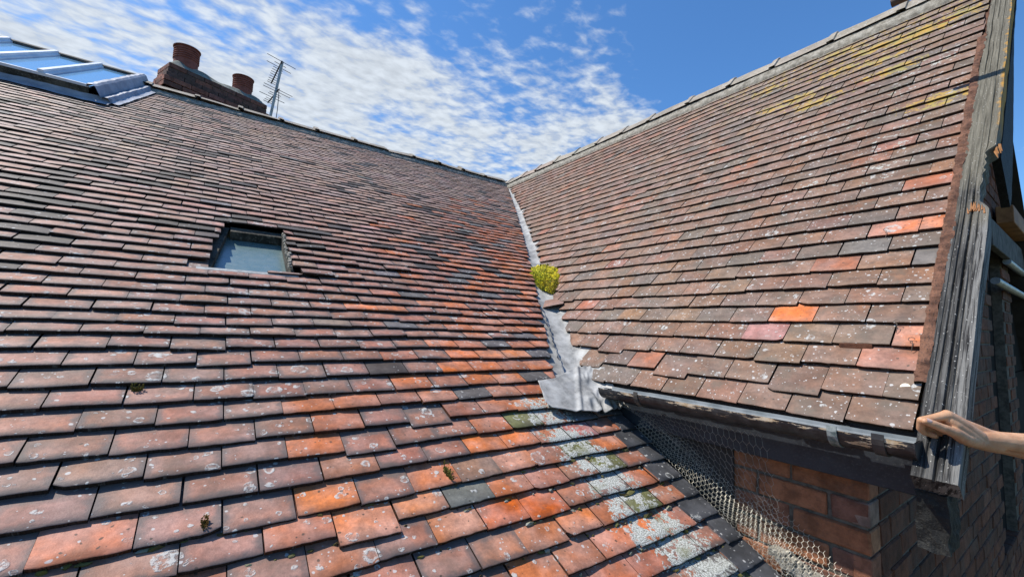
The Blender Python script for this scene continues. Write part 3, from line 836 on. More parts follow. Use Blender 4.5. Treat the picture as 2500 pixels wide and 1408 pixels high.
# ------------------------------------------------------------------ ridge tiles
def ridge_piece(axis, a, b, seed, collar_at):
    """angled ridge tile between a and b along X (axis 0) or Y (axis 1), with a raised collar at one end"""
    pit = PA if axis == 0 else PB
    r_ = np.random.default_rng(seed)
    tilt = r_.normal(0, .006); sag = r_.normal(0, .004); roll = r_.normal(0, .006)
    ca_, sa_ = math.cos(pit), math.sin(pit)
    prof = []
    for d in (.19, .15, .10, .055, .03, .012): prof.append((-d * ca_, -d * sa_ + .060 + .016 * sst(.0, .05, d)))
    prof.append((0, .064)); prof += [(-x, z) for x, z in prof[:6][::-1]]
    if collar_at == 'a': xs = [a, a + .004, a + .05, a + .056, (a + b) / 2, b - .05, b]; cl = [.012, .016, .016, .0, 0, 0, 0]
    else: xs = [a, a + .05, (a + b) / 2, b - .056, b - .05, b - .004, b]; cl = [0, 0, 0, 0, .016, .016, .012]
    V = []; F = []
    for x, c in zip(xs, cl):
        c = c * (1 + r_.normal(0, .1))
        for off, z in prof:
            k = 1 + c * 1.6
            zz = z + c + tilt * ((x - a) / (b - a) - .5) * 2 + sag + roll * off * 3
            q = np.array([x * 11, off * 14, zz * 14 + seed])
            zz += .004 * fbm(q, 3, 3); o2 = off * k + .002 * fbm(q + 9, 2, 3)
            V.append((x, o2, zz) if axis == 0 else (o2, x, zz))
    m = len(prof)
    for i in range(len(xs) - 1):
        for j in range(m - 1): F.append([i * m + j, i * m + j + 1, (i + 1) * m + j + 1, (i + 1) * m + j])
    F.append(list(range(m))); F.append([(len(xs) - 1) * m + j for j in range(m)])
    return np.array(V), F
jA = [-8.05, -7.6, -7.15, -6.7, -6.25, -5.8, -5.35, -4.92, -4.489, -4.062, -3.619, -3.198, -2.699, -2.253, -1.837, -1.409, -0.98, -0.56, -0.14]
for i in range(len(jA) - 1):
    V, F = ridge_piece(0, jA[i] - .02, jA[i + 1] + .004, i, 'a')
    c = jitter((0.2, 0.17, 0.135), .2)
    mesh_obj('ridge_tile', V, F, M_RIDGE, main, dict(tcol=np.tile((*c, 1), (len(V), 1))), False)
jB = [0.05, -0.16, -0.561, -0.94, -1.383, -1.807, -2.242, -2.676, -3.078, -3.588, -4.043, -4.452, -4.91, -5.365, -5.83]
for i in range(len(jB) - 1):
    V, F = ridge_piece(1, jB[i + 1], jB[i] + .015, 40 + i, 'b')
    c = jitter((0.2, 0.17, 0.14) if i not in (2, 3) else (0.24, 0.12, 0.09), .15)
    mesh_obj('ridge_tile', V, F, M_RIDGE, wing, dict(tcol=np.tile((*c, 1), (len(V), 1))), False)
def bedding(P3, c0, c1, s0, s1, step, seed, mat, name, parent, hz=0.02):
    cs = np.arange(c0, c1, step); ss = np.linspace(s0, s1, 6)
    V = []; F = []
    for i, c in enumerate(cs):
        for j, s_ in enumerate(ss):
            e = n1(c * 11, seed) * .012 * (j / 5) + n1(c * 40, seed + 1) * .004 * (j / 5)
            h = hz * (1 - (j / 5) ** 2) + .006 * fbm(np.array([c * 22, s_ * 40, seed]), 3, seed)
            if j == 5: h = -.03
            V.append(P3(c, s_ + e, h))
    n = len(ss)
    for i in range(len(cs) - 1):
        for j in range(n - 1): F.append([i * n + j, i * n + j + 1, (i + 1) * n + j + 1, (i + 1) * n + j])
    return mesh_obj(name, V, F, mat, parent, None, True)
bedding(A3, -8.0, 0.0, 0.12, 0.25, .02, 3, M_MORTAR, 'ridge_mortar', main, .035)
bedding(B3, -5.83, -0.1, 0.12, 0.25, .02, 8, M_MORTAR, 'ridge_mortar', wing, .035)

# ------------------------------------------------------------------ valley lead
val = thing('valley_flashing', 'crumpled pale lead valley strip running down between the two roofs', 'flashing')
V = []; F = []
ss = np.linspace(0.25, 5.36, 150)
cross = [(-0.25, 'A'), (-0.17, 'A'), (-0.12, 'A'), (-0.06, 'A'), (0, 'C'), (0.05, 'B'), (0.10, 'B'), (0.16, 'B')]
for s_ in ss:
    xv = xvalley(s_); sb = -xv / cB
    for w, k in cross:
        if k == 'A': p = A3(xv + w, s_, -0.022)
        elif k == 'C': p = (A3(xv, s_, -0.014))
        else: p = B3(yvalley(sb) - w * 1.2, sb, -0.022)
        rough = 0.004 + 0.007 * sst(4.0, 5.0, s_)
        p = p + (NA + NB) * .5 * rough * fbm(p * 13, 3, 5)
        V.append(p)
n = len(cross)
for i in range(len(ss) - 1):
    for j in range(n - 1): F.append([i * n + j, i * n + j + 1, (i + 1) * n + j + 1, (i + 1) * n + j])
mesh_obj('lead_strip', V, F, M_LEAD, val, None, True)
# torn, upstanding edges near the foot
def ragged_edge(side):
    mbx = MB()
    r_ = np.random.default_rng(50 + side); s_ = 4.55
    while s_ < 5.2:
        L = .035 + .05 * r_.random(); w = .010 + .022 * r_.random(); s2 = s_ + L
        def pt(q, off, h):
            xv = xvalley(q); sb = -xv / cB
            return A3(xv - .118 - off, q, h) if side == 0 else B3(yvalley(sb) + .02 - off * 1.5, sb, h)
        base = -.010 if side == 0 else .003
        tip = .004 if side == 0 else .008
        P = [pt(s_, 0, base), pt(s2, 0, base), pt(s_ + L * .8, w, tip + .006 * r_.random()), pt(s_ + L * .3, w * .45, tip)]
        N = NA if side == 0 else NB
        P = P + [p - N * .003 for p in P]
        mbx.add(P, [[0, 1, 2, 3], [7, 6, 5, 4], [0, 3, 7, 4], [3, 2, 6, 7], [2, 1, 5, 6]])
        s_ = s2 * 1.0 + .004
    mbx.obj('torn_edge', M_LEAD, val)
ragged_edge(0)
# apron: pixel outline on the main roof, lifted to the gutter end at the right
def apron():
    cols = 90; rows = 60
    top = [onA(1310, 936), onA(1350, 930), onA(1392, 908), onA(1425, 905), onA(1455, 930), onA(1500, 965)]
    bot = [onA(1326, 992), onA(1345, 1006), onA(1395, 1014), onA(1440, 1019), onA(1490, 1016), onA(1526, 996)]
    V = []; F = []
    def lerp(L, t):
        t *= len(L) - 1; i = min(int(t), len(L) - 2); f = t - i
        return (L[i][0] * (1 - f) + L[i + 1][0] * f, L[i][1] * (1 - f) + L[i + 1][1] * f)
    for i in range(cols):
        t = i / (cols - 1); a = lerp(top, t); b = lerp(bot, t)
        for j in range(rows):
            f = j / (rows - 1)
            x = a[0] * (1 - f) + b[0] * f; s_ = a[1] * (1 - f) + b[1] * f
            rise = 0.11 * sst(.52, 1.0, t) * (1 - f) ** 1.4 + .02 * sst(.9, 1, t)
            rdg = lambda q, sd: (1 - 2 * abs(float(vnoise(np.array(q), sd))))
            ruck = .0035 * rdg([x * 8, s_ * 7, 2.0], 12) + .002 * rdg([x * 21, s_ * 17, 2.0], 13) + sst(.42, .62, t) * (.017 * rdg([x * 17 + s_ * 6, s_ * 3, 5.0], 15) + .006 * rdg([x * 34 + s_ * 20, s_ * 14, 5.0], 16)) + .012 * math.exp(-((t - .47) / .03) ** 2)
            e = .004 * n1(t * 30, 77)
            V.append(A3(x - 0.0, s_ + e * f, 0.019 + rise + ruck + .006 * f))
    for i in range(cols - 1):
        for j in range(rows - 1): F.append([i * rows + j, i * rows + j + 1, (i + 1) * rows + j + 1, (i + 1) * rows + j])
    o = mesh_obj('lead_apron', V, F, M_LEAD, val, None, True)
    sm = o.modifiers.new('thickness', 'SOLIDIFY'); sm.thickness = .003
apron()

# loose tile lying in the valley
# ------------------------------------------------------------------ moss
def moss_blob(name, centre, ex, ey, ez, a, b, h, n, cols, seed, shape=None, leaf=.006):
    r = np.random.default_rng(seed)
    mbx = MB()
    # cushion
    G = 18; V = []; F = []
    for i in range(G + 1):
        for j in range(G + 1):
            u = -1 + 2 * i / G; v = -1 + 2 * j / G
            k = 1.0
            rr = min(1, math.hypot(u, v))
            if rr > 0: 
                mx_ = max(abs(u), abs(v)); u, v = u * mx_ / max(1e-6, math.hypot(u, v)), v * mx_ / max(1e-6, math.hypot(u, v))
            w = shape(v) if shape else 1
            z = h * math.sqrt(max(0, 1 - u * u - v * v)) * (.75 + .25 * w) * (1 + .3 * float(vnoise(np.array([u * 4, v * 4, seed]), seed))) - .006
            p = centre + ex * u * a * w + ey * v * b + ez * z
            V.append(p + ez * .004 * fbm(p * 60, 2, seed))
    for i in range(G):
        for j in range(G): F.append([i * (G + 1) + j, i * (G + 1) + j + 1, (i + 1) * (G + 1) + j + 1, (i + 1) * (G + 1) + j])
    mbx.add(V, F, tcol=np.array([*(np.array(cols[0]) * .45), 1]))
    for _ in range(n):
        t = r.random() * 2 * math.pi; q = math.sqrt(r.random())
        u, v = q * math.cos(t), q * math.sin(t)
        w = shape(v) if shape else 1
        z = h * math.sqrt(max(0, 1 - q * q)) * (.75 + .25 * w) * (1 + .3 * float(vnoise(np.array([u * 4, v * 4, seed]), seed))) - .006
        p = centre + ex * u * a * w + ey * v * b + ez * z
        if r.random() < .16:
            q2 = 1.0 + .28 * r.random(); p = centre + ex * math.cos(t) * q2 * a * w + ey * math.sin(t) * q2 * b * (1 if math.sin(t) < .3 else .7) + ez * (.004 + .012 * r.random())
        nrm = ez * .9 + ex * u * .9 + ey * v * .7 + r.normal(0, .3, 3); nrm /= np.linalg.norm(nrm)
        _, uu, ww = frame(nrm)
        L = leaf * (.6 + .9 * r.random()); R = leaf * .42
        f = min(1, max(0, .5 + .5 * u + .35 * r.normal()))
        c = np.array(cols[0]) * (1 - f) + np.array(cols[1]) * f
        if v > .45 and r.random() < .6: c = np.array(cols[2])
        c = c * (.45 + .9 * r.random())
        pts = [p - nrm * .002 + R * (uu * math.cos(k * 2.094) + ww * math.sin(k * 2.094)) for k in range(3)] + [p + nrm * L * .5 + R * 1.25 * (uu * math.cos(k * 2.094 + .5) + ww * math.sin(k * 2.094 + .5)) for k in range(3)] + [p + nrm * L]
        mbx.add(pts, [[0, 1, 4, 3], [1, 2, 5, 4], [2, 0, 3, 5], [3, 4, 6], [4, 5, 6], [5, 3, 6]], tcol=np.array([*c, 1]))
    return mbx.obj(name, M_MOSS, None, False)
pc = PD(1331, 684, 1.0)
qx, qs = onA(1328, 690)
xv_ = xvalley(qs); cm = A3(xv_ + 0.03, qs - .02, 0.01)
dirv = A3(xvalley(5.0), 5.0) - A3(xvalley(4.0), 4.0); dirv /= np.linalg.norm(dirv)
nz = (NA + NB); nz -= dirv * (nz @ dirv); nz /= np.linalg.norm(nz); exv = np.cross(dirv, nz); exv /= np.linalg.norm(exv)
if exv[0] < 0: exv = -exv
o = moss_blob('moss_clump', cm, exv, dirv, nz, .20, .24, .055, 4200, [(0.5, 0.5, 0.05), (0.88, 0.70, 0.04), (0.45, 0.34, 0.05)], 3,
              lambda v: max(.17, 1.0 - .42 * (v + 1)) * (1 + .16 * n1(v * 6, 5)), .024)
tag(o, 'bright yellow green moss cushion growing in the lead valley', 'moss')
lq = onA(1349, 744)
lc = A3(xvalley(lq[1]), lq[1], .012)
T = Tiles(lambda c, q, h: lc + exv * (c * .97 - q * .22) + dirv * q + nz * h)
T.add(-.085, .065, .075, .16, .1, .012, (0.25, 0.14, 0.1), [.2, .1, 0, .4], [.1, .05], None, True, .012, .0, .006, .001, hz=0.016)
o = T.obj('loose_tile', M_TILE, None); tag(o, 'loose brown tile lying in the lead valley just below the yellow moss', 'roof tile')
for k, (px, py, a, b, lab) in enumerate(((334, 944, .016, .011, 'small olive moss tuft under a tile edge, highest of three on left slope'),
                                        (499, 1281, .007, .017, 'small rusty brown moss plug between two tiles low on the left slope'),
                                        (1096, 1156, .011, .036, 'long thin olive moss streak hanging across an orange brown tile'))):
    x, s_ = onA(px, py); c = A3(x, s_, (-.011, -.004, -.004)[k])
    o = moss_blob('moss_tuft', c, np.array([1., 0, 0]), np.array([0, -cA, -sA]), NA, a, b, .011, 260,
                  [(0.1, 0.085, 0.02), (0.17, 0.13, 0.03), (0.08, 0.05, 0.02)] if k != 1 else [(0.12, 0.06, 0.02), (0.2, 0.09, 0.02), (0.05, 0.03, 0.015)], 20 + k, (lambda v: 1 - .25 * (v + 1)), .0035)
    tag(o, lab, 'moss', 'moss tufts on the left roof slope')

mb = MB(); r_ = np.random.default_rng(77)
ico = bmesh.new(); bmesh.ops.create_icosphere(ico, subdivisions=1, radius=1.0); ico.verts.index_update()
icv = np.array([v.co[:] for v in ico.verts]); icf = [[v.index for v in f.verts] for f in ico.faces]; ico.free()
for k in range(620):
    r_i = int(r_.integers(len(srows) - 24, len(srows) - 8)); s_ = srows[r_i] + .004 + .006 * r_.random(); x = -5.0 + 2.4 * r_.random()
    if s_ < 5.5 and x > cutA(s_) - .05: continue
    if x > SLATE_X - .12: continue
    q = .0025 + .005 * r_.random() ** 2 * (1 + 1.2 * lich_at(x, s_))
    P = icv * (1 + .35 * r_.normal(size=(len(icv), 1))) * np.array([q * (1 + 2 * r_.random()), q, q])
    c = np.array([(0.07, 0.06, 0.025), (0.05, 0.035, 0.02), (0.12, 0.11, 0.05), (0.26, 0.26, 0.23)][int(r_.integers(4))])
    mb.add(A3(x, s_, -.011) + P[:, :1] * np.array([[1., 0, 0]]) + P[:, 1:2] * np.array([[0, -cA, -sA]]) + P[:, 2:] * NA[None], icf, tcol=np.array([*c, 1]))
o = mb.obj('lap_moss', M_MOSS, main); o['kind'] = 'stuff'
# ------------------------------------------------------------------ roof window
rw = thing('roof_window', 'small recessed roof window with dusty blue glass in the tiled slope', 'roof window')
x0, x1, s0, s1 = WIN
mb = MB(); hb = -0.088
V, F = plane_quads(A3, [(x0 - .09, x1 + .02, s0, s1 + .01)], hb); mb.add(V, F)
pane = mb.obj('glass_pane', M_GLASS2, rw)
mb = MB()
ea, es = np.array([1., 0, 0]), np.array([0, -cA, -sA])
def abox(mb, xa, xb, sa, sb, ha, hb_): mb.add(box_pts(O3, ea, es, NA, (xa, sa, ha), (xb, sb, hb_)), BOXF)
mb.add(box_pts(A3(x0 + .014, s0, 0), ea, np.array([-.14, -cA, -sA]), NA, (-.09, -.03, hb + .003), (.022, s1 - s0 - .02, -.040)), BOXF); abox(mb, x1 - .004, x1 + .02, s0 - .03, s1 - .03, hb + .003, -.03); abox(mb, x0 + .045, x1 - .006, s0 - .03, s0 + .035, hb + .003, -.034)
mb.obj('frame', M_UPSTAND, rw)
mb = MB(); abox(mb, x0 - .085, x1 + .03, s1 - .022, s1 - .006, -.087, -.018); abox(mb, x0 - .09, x1 + .028, s1 - .004, s1 + .020, -.068, -.0075)
mb.obj('sill', M_SILL, rw)
# ragged mortar beside the window
mb = MB()
for k in range(46):
    s_ = s0 + .03 + (s1 - s0 - .1) * k / 45
    c = A3(x1 + .002 + rng.normal(0, .004), s_, -.012 + rng.normal(0, .006)); V, F = bevel_box(c, ea, es, NA, (-.007, -.008, -.008), (.006, .009, .008), .003)
    V = V + rng.normal(0, .0018, V.shape); mb.add(V, F)
mb.obj('mortar_fillet', M_MORTAR, rw)

# ------------------------------------------------------------------ rooflight
rl = thing('rooflight', 'large white framed patent glazing rooflight at top left of the roof', 'rooflight')
H = 0.115
def Hq(x, s_, h): return A3(x, s_, h)
s_top, s_bot, SK = 0.08, 1.31, -0.125          # bars run a little askew of the tile joints
es_r = A3(SK, 1.0, 0); es_r = es_r / cA * cA
esr = np.array([SK, -cA, -sA])
def rbox(mb, xa, xb, sa, sb, ha, hb_): mb.add(box_pts(O3, ea, esr, NA, (xa, sa, ha), (xb, sb, hb_)), BOXF)
def R3(x, s_, h): return A3(x + SK * s_, s_, h)
bars = [-6.92, -6.6, -6.275, -5.955, -5.632, -5.307]
xs = [-7.25] + bars + [-4.985]
for i in range(len(xs) - 1):
    mb = MB(); rbox(mb, xs[i] + .030, xs[i + 1] - .030, s_top + .02, s_bot - .014, H - .03, H - .014)
    mb.obj('glass_pane', M_GLASS, rl)
for x in bars:
    mb = MB()
    prof = [(-.036, -.02), (-.036, .0), (-.020, .008), (-.016, .026), (.016, .026), (.020, .008), (.036, .0), (.036, -.02)]
    V = [R3(x + a, s_, H + b) for s_ in (s_top - .01, s_bot - .001) for a, b in prof]
    F = [[i, (i + 1) % 8, 8 + (i + 1) % 8, 8 + i] for i in range(8)] + [list(range(8))[::-1], list(range(8, 16))]
    mb.add(V, F); mb.obj('glazing_bar', M_ALU, rl)
mb = MB(); rbox(mb, -7.4, -5.02, s_top - .05, s_top + .018, H - .09, H + .010); mb.obj('head_rail', M_OLDWOOD, rl)
mb = MB(); rbox(mb, -7.4, -5.02, s_bot - .0, s_bot + .020, H - .018, H + .004); mb.obj('bottom_rail', M_ALU, rl)
mb = MB(); rbox(mb, -7.4, -5.015, s_bot + .003, s_bot + .017, -.05, H - .020); mb.obj('upstand', M_UPSTAND, rl)
# lead covered side and apron
def lead_sheet(name, prof, s_a, s_b, mat, parent, rough=.006, ns=40):
    V = []; F = []
    for i in range(ns + 1):
        s_ = s_a + (s_b - s_a) * i / ns
        for x, h in prof:
            p = R3(x, s_, h); V.append(p + NA * rough * fbm(p * 14, 3, 9))
    n = len(prof)
    for i in range(ns):
        for j in range(n - 1): F.append([i * n + j, i * n + j + 1, (i + 1) * n + j + 1, (i + 1) * n + j])
    return mesh_obj(name, V, F, mat, parent, None, False)
lead_sheet('lead_side', [(-5.02, H - .01), (-5.018, H + .016), (-4.985, H + .018), (-4.965, H + .005), (-4.935, .05), (-4.93, .035), (-4.915, .05), (-4.885, .052), (-4.865, .018), (-4.84, .014), (-4.815, .012)], -.05, s_bot + .05, M_LEADD, rl, .004)
V = []; F = []
xsv = np.linspace(-7.4, -4.86, 70); cs = [(s_bot + .018, .045), (s_bot + .04, .022), (s_bot + .09, .016), (s_bot + .135, .012)]
for x in xsv:
    for k, (s_, h) in enumerate(cs):
        p = R3(x, s_ + (.012 * n1(x * 7, 5) if k == 3 else 0), h); V.append(p + NA * .004 * fbm(p * 12, 3, 14))
for i in range(len(xsv) - 1):
    for j in range(3): F.append([i * 4 + j, i * 4 + j + 1, (i + 1) * 4 + j + 1, (i + 1) * 4 + j])
mesh_obj('lead_apron', V, F, M_LEADD, rl, None, True)

# ------------------------------------------------------------------ bricks
def brick_wall(mb, mj, o, ex, ey, L, Hh, course=.0855, bl=.232, depth=.1, seed=0, keep=None, cols=None, jm=.011, z0=0):
    """bricks on the face spanned by ex (along) and z, facing -ey; o is the top corner; courses go down"""
    r = np.random.default_rng(seed); ez = np.array([0, 0, 1.0])
    nr = int(Hh / course) + 1
    for k in range(nr):
        zt = -k * course + z0
        x = 0.0; first = True; i = 0
        while x < L - .02:
            hdr = (k % 2 == 0 and i == 0)
            ln = (bl * .5 if hdr else bl)
            ln = min(ln, L - x); i += 1
            a, b = x, x + ln - jm
            x += ln
            if keep and not keep((a + b) / 2, zt - course / 2): continue
            c = cols[r.integers(len(cols))]; c = np.array(c) * (1 + r.normal(0, .14))
            V, F = bevel_box(o, ex, ey, ez, (a, r.normal(0, .0015), zt - course + jm), (b, depth, zt), .0045)
            V = V + r.normal(0, .0013, V.shape)
            mb.add(V, F, tcol=np.array([*np.clip(c, .01, 1), 1]))
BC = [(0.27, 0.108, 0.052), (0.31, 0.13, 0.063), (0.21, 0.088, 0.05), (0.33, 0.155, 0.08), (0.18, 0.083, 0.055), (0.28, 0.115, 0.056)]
BG = [(0.13, 0.045, 0.022), (0.15, 0.055, 0.028), (0.09, 0.036, 0.02), (0.12, 0.052, 0.03)]  # gable bricks: deep shade of the gable end mixed into the colours
XW, YG = -2.45, -5.70
mb = MB(); mj = MB()
# cheek wall facing -X
brick_wall(mb, mj, np.array([XW, YG, -2.894]), np.array([0, 1., 0]), np.array([1., 0, 0]), 2.2, .95, seed=4, cols=BC)
mb.obj('brick_cheek', M_BRICK, wing)
mb = MB()
# gable wall facing -Y with a dark opening
def keepg(x, z, ispier=False):
    X = XW + .1 + x; Z = z - 0.0
    zz = Z
    if zz > -abs(X) * math.tan(PB) - .15: return False
    if .12 < X < .78 and -3.9 < zz < -1.75: return False
    if X > 1.22 and zz < -1.5: return False
    if ispier != (.78 <= X <= 1.22 and zz < -1.75): return False
    return True
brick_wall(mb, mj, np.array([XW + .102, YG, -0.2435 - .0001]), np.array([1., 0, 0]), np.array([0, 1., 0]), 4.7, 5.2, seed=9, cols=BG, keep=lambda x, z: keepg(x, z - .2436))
# quoin closers so that the corner reads as bonded
for k in range(11):
    z = -2.894 - k * .0855
    c = np.array(BC[(k * 5) % 6]) * (1.15 if k != 2 else 1.0)
    if k == 2: c = np.array((0.26, 0.18, 0.14))
    V, F = bevel_box(np.array([XW, YG, z]), I3[0], I3[1], I3[2], (0.0, 0.0005, -.0745), (.101 - .011, -.0 + .0, 0), .003) if False else bevel_box(np.array([XW + .0005, YG - .0015, z]), I3[0], I3[1], I3[2], (0.0, 0.0, -.0745), (.091, .05, 0), .003)
    mb.add(V, F, tcol=np.array([*c, 1]))
mb.obj('brick_gable', M_BRICK, wing)
mb = MB(); brick_wall(mb, mj, np.array([XW + .102, YG, -0.2435 - .0001]), np.array([1., 0, 0]), np.array([0, 1., 0]), 4.7, 5.2, seed=9, cols=BG, keep=lambda x, z: keepg(x, z - .2436, True)); mb.obj('brick_pier', M_BRICK, wing)
mb = MB(); mb.add(box_pts(O3, *I3, (-2.462, -5.27, -3.7), (-2.4515, -4.3, -2.86)), BOXF); mb.obj('felt_cheek', M_DECK, wing)
# mortar behind the faces
mj = MB()
mj.add(box_pts(O3, *I3, (XW + .007, YG + .007, -4.2), (XW + .09, -3.4, -2.86)), BOXF)
mj.add(box_pts(O3, *I3, (XW + .091, YG + .007, -5.2), (.12, YG + .09, -2.9)), BOXF)
mj.add(box_pts(O3, *I3, (.78, YG + .007, -5.2), (1.22, YG + .09, -1.6)), BOXF)
mj.add([(XW + .1, YG + .007, -2.9), (2.4, YG + .007, -2.9), (2.4, YG + .007, -2.62), (.12, YG + .007, -.25), (-.12, YG + .007, -.25), (XW + .1, YG + .007, -2.75)], [[0, 1, 2, 3, 4, 5]]) if False else None
mj.add([(XW + .1, YG + .008, -2.9), (.119, YG + .008, -2.9), (.119, YG + .008, -.3), (XW + .1, YG + .008, -2.78)], [[0, 1, 2, 3]])
mj.add([(.119, YG + .008, -1.75), (.779, YG + .008, -1.75), (.779, YG + .008, -1.0), (.119, YG + .008, -.3)], [[0, 1, 2, 3]])
mj.obj('mortar_core', M_JOINT, wing)
mb = MB()
mb.add(box_pts(O3, *I3, (-2.3, -5.64, -5.2), (2.56, -3.5, -.6 - 2.2)), BOXF)
mb.add([(-2.2, -5.639, -2.79), (2.45, -5.639, -2.79), (0, -5.639, -.3)], [[0, 1, 2]])
mb.obj('dark_room', M_DARKROOM, wing)

# ------------------------------------------------------------------ fascia, gutter, bargeboard
mb = MB()
V, F = bevel_box(O3, *I3, (-2.518, -5.842, -2.984), (-2.492, -4.15, -2.80), .003); mb.add(V, F)
mb.add(box_pts(O3, *I3, (-2.49, -5.745, -2.97), (-2.462, -4.0, -2.80)), BOXF)
mb.obj('fascia_board', M_FASCIA, wing)
gut = thing('gutter', 'half round black iron gutter with flaking paint under the right eave', 'gutter')
V = []; F = []; at = []
ys = np.linspace(-5.862, -4.735, 40); ng = 14; RO, RI = .052, .048; cx, cz = -2.618, -2.811
for y in ys:
    for j in range(ng + 1):
        a = math.pi + math.pi * j / ng
        w = .0015 * n1(y * 6, 3)
        V.append((cx + RO * math.cos(a), y, cz + RO * math.sin(a) + w)); at.append((1.0, max(sst(.35, .0, j / ng), sst(.45, .5, j / ng) * sst(.62, .5, j / ng)), 0))
    for j in range(ng + 1):
        a = 2 * math.pi - math.pi * j / ng
        w = .0015 * n1(y * 6, 3)
        V.append((cx + RI * math.cos(a), y, cz + RI * math.sin(a) + w)); at.append((0.0, 0, 0))
m_ = 2 * (ng + 1)
for i in range(len(ys) - 1):
    for j in range(m_): F.append([i * m_ + j, i * m_ + (j + 1) % m_, (i + 1) * m_ + (j + 1) % m_, (i + 1) * m_ + j])
F.append(list(range(m_))[::-1]); F.append([(len(ys) - 1) * m_ + j for j in range(m_)])
mesh_obj('trough', V, F, M_GUT, gut, dict(puv=np.array(at)), False)
# stop end
mb = MB(); V = [(cx, -5.862, cz)] + [(cx + RO * math.cos(math.pi + math.pi * j / 12), -5.863, cz + RO * math.sin(math.pi + math.pi * j / 12)) for j in range(13)]
V2 = [(a, b + .004, c) for a, b, c in V]
mb.add(V + V2, [[0] + list(range(1, 14)), [14 + i for i in ([0] + list(range(1, 14)))][::-1]] + [[i, i + 1, 15 + i, 14 + i] for i in range(1, 13)])
mb.obj('stop_end', M_DARKM, gut)
def gutter_band(y0, y1, r, name, mat):
    V = []; F = []
    for y in (y0, y1):
        for rr in (RO + .0005, r):
            for j in range(13):
                a = math.pi * .94 + math.pi * 1.06 * j / 12
                V.append((cx + rr * math.cos(a), y, cz + rr * math.sin(a)))
    for i in range(12):
        F += [[13 + i, 14 + i, 40 + i, 39 + i], [i, i + 1, 14 + i, 13 + i], [26 + i, 39 + i, 40 + i, 27 + i]]
    F += [[0, 13, 39, 26], [12, 38, 51, 25]]
    return mesh_obj(name, V, F, mat, gut)
gutter_band(-4.965, -4.945, RO + .005, 'clip', M_OLDWOOD)
gutter_band(-5.69, -5.665, RO + .005, 'clip', M_CLIP)
gutter_band(-5.80, -5.772, RO + .005, 'joint_band', M_DARKM)

def timber(name, parent, s_a, s_b, y_in, y_out, thick, hz, mat, ns=420, nw=64, cracks=6, seed=1, notch=None):
    """weathered timber lying in the wing's verge; real cracks in its upper face"""
    r = np.random.default_rng(seed)
    ss = np.linspace(s_a, s_b, ns); ww = np.linspace(0, 1, nw)
    W = y_in - y_out
    cr = [(r.random() * .9 + .05, r.random() * 9, .0014 + .001 * r.random(), r.random() * 2.4 + .2, .2 + .6 * r.random()) for _ in range(cracks)] + [(.30, 1.0, .0032, 3.3, .8), (.50, 4.0, .0045, 3.4, .75), (.66, 2.2, .0025, 3.6, .45), (.14, 6.0, .0022, 3.2, .6), (.25, 3.0, .0025, 1.0, .8), (.7, 5.0, .002, 1.7, .5)]
    V = np.zeros((ns, nw, 3)); pu = np.zeros((ns, nw, 3))
    for i, s_ in enumerate(ss):
        inner = .0025 * n1(s_ * 7, seed) ; outer = .0025 * n1(s_ * 9, seed + 4)
        if notch: outer += notch(s_)
        for j, w in enumerate(ww):
            y = (y_in + inner) + ((y_out - inner) - y_in) * w + outer * sst(.6, 1, w)
            h = hz
            h += .0005 * fbm(np.array([s_ * 2.0, w * 16, seed]), 3, seed) + .0006 * fbm(np.array([s_ * 40, w * 20, seed]), 2, seed)
            for p, ph, wd, c0, ln in cr:
                d = abs(w - (p + .016 * n1(s_ * 1.3 + ph, 7))) * W
                mid = s_a + c0; act = sst(ln, ln * .75, abs(s_ - mid))
                h -= 2.6 * wd * act * max(0, 1 - d / wd)
            if j in (0, nw - 1): h -= .005
            V[i, j] = B3(y, s_, h); pu[i, j] = (s_, w * W, 0)
    Vl = V.reshape(-1, 3).tolist(); pl = pu.reshape(-1, 3).tolist()
    F = []
    for i in range(ns - 1):
        for j in range(nw - 1): F.append([i * nw + j, i * nw + j + 1, (i + 1) * nw + j + 1, (i + 1) * nw + j])
    ring = [(0, j) for j in range(nw)] + [(i, nw - 1) for i in range(1, ns)] + [(ns - 1, j) for j in range(nw - 2, -1, -1)] + [(i, 0) for i in range(ns - 2, 0, -1)]
    b0 = len(Vl)
    for i, j in ring:
        p = V[i, j] - NB * thick; Vl.append(p.tolist()); pl.append((pu[i, j][0], pu[i, j][1] + .02, .05))
    for k in range(len(ring)):
        k2 = (k + 1) % len(ring); a = ring[k][0] * nw + ring[k][1]; b = ring[k2][0] * nw + ring[k2][1]
        F.append([a, b0 + k, b0 + k2, b])
    F.append([b0 + k for k in range(len(ring))])
    return mesh_obj(name, Vl, F, mat, parent, dict(puv=np.array(pl)), False)
def notch(s_):
    return .028 * sst(2.32, 2.36, s_) * sst(2.78, 2.70, s_) + .006 * sst(2.3, 2.4, s_) * sst(2.8, 2.7, s_) * n1(s_ * 60, 5)
o = timber('bargeboard', wing, -.1, 3.935, -5.849, -5.942, .062, .006, M_WOOD, notch=notch)
o['label'] = 'cracked silver grey bargeboard with a rotten notch in its outer edge'
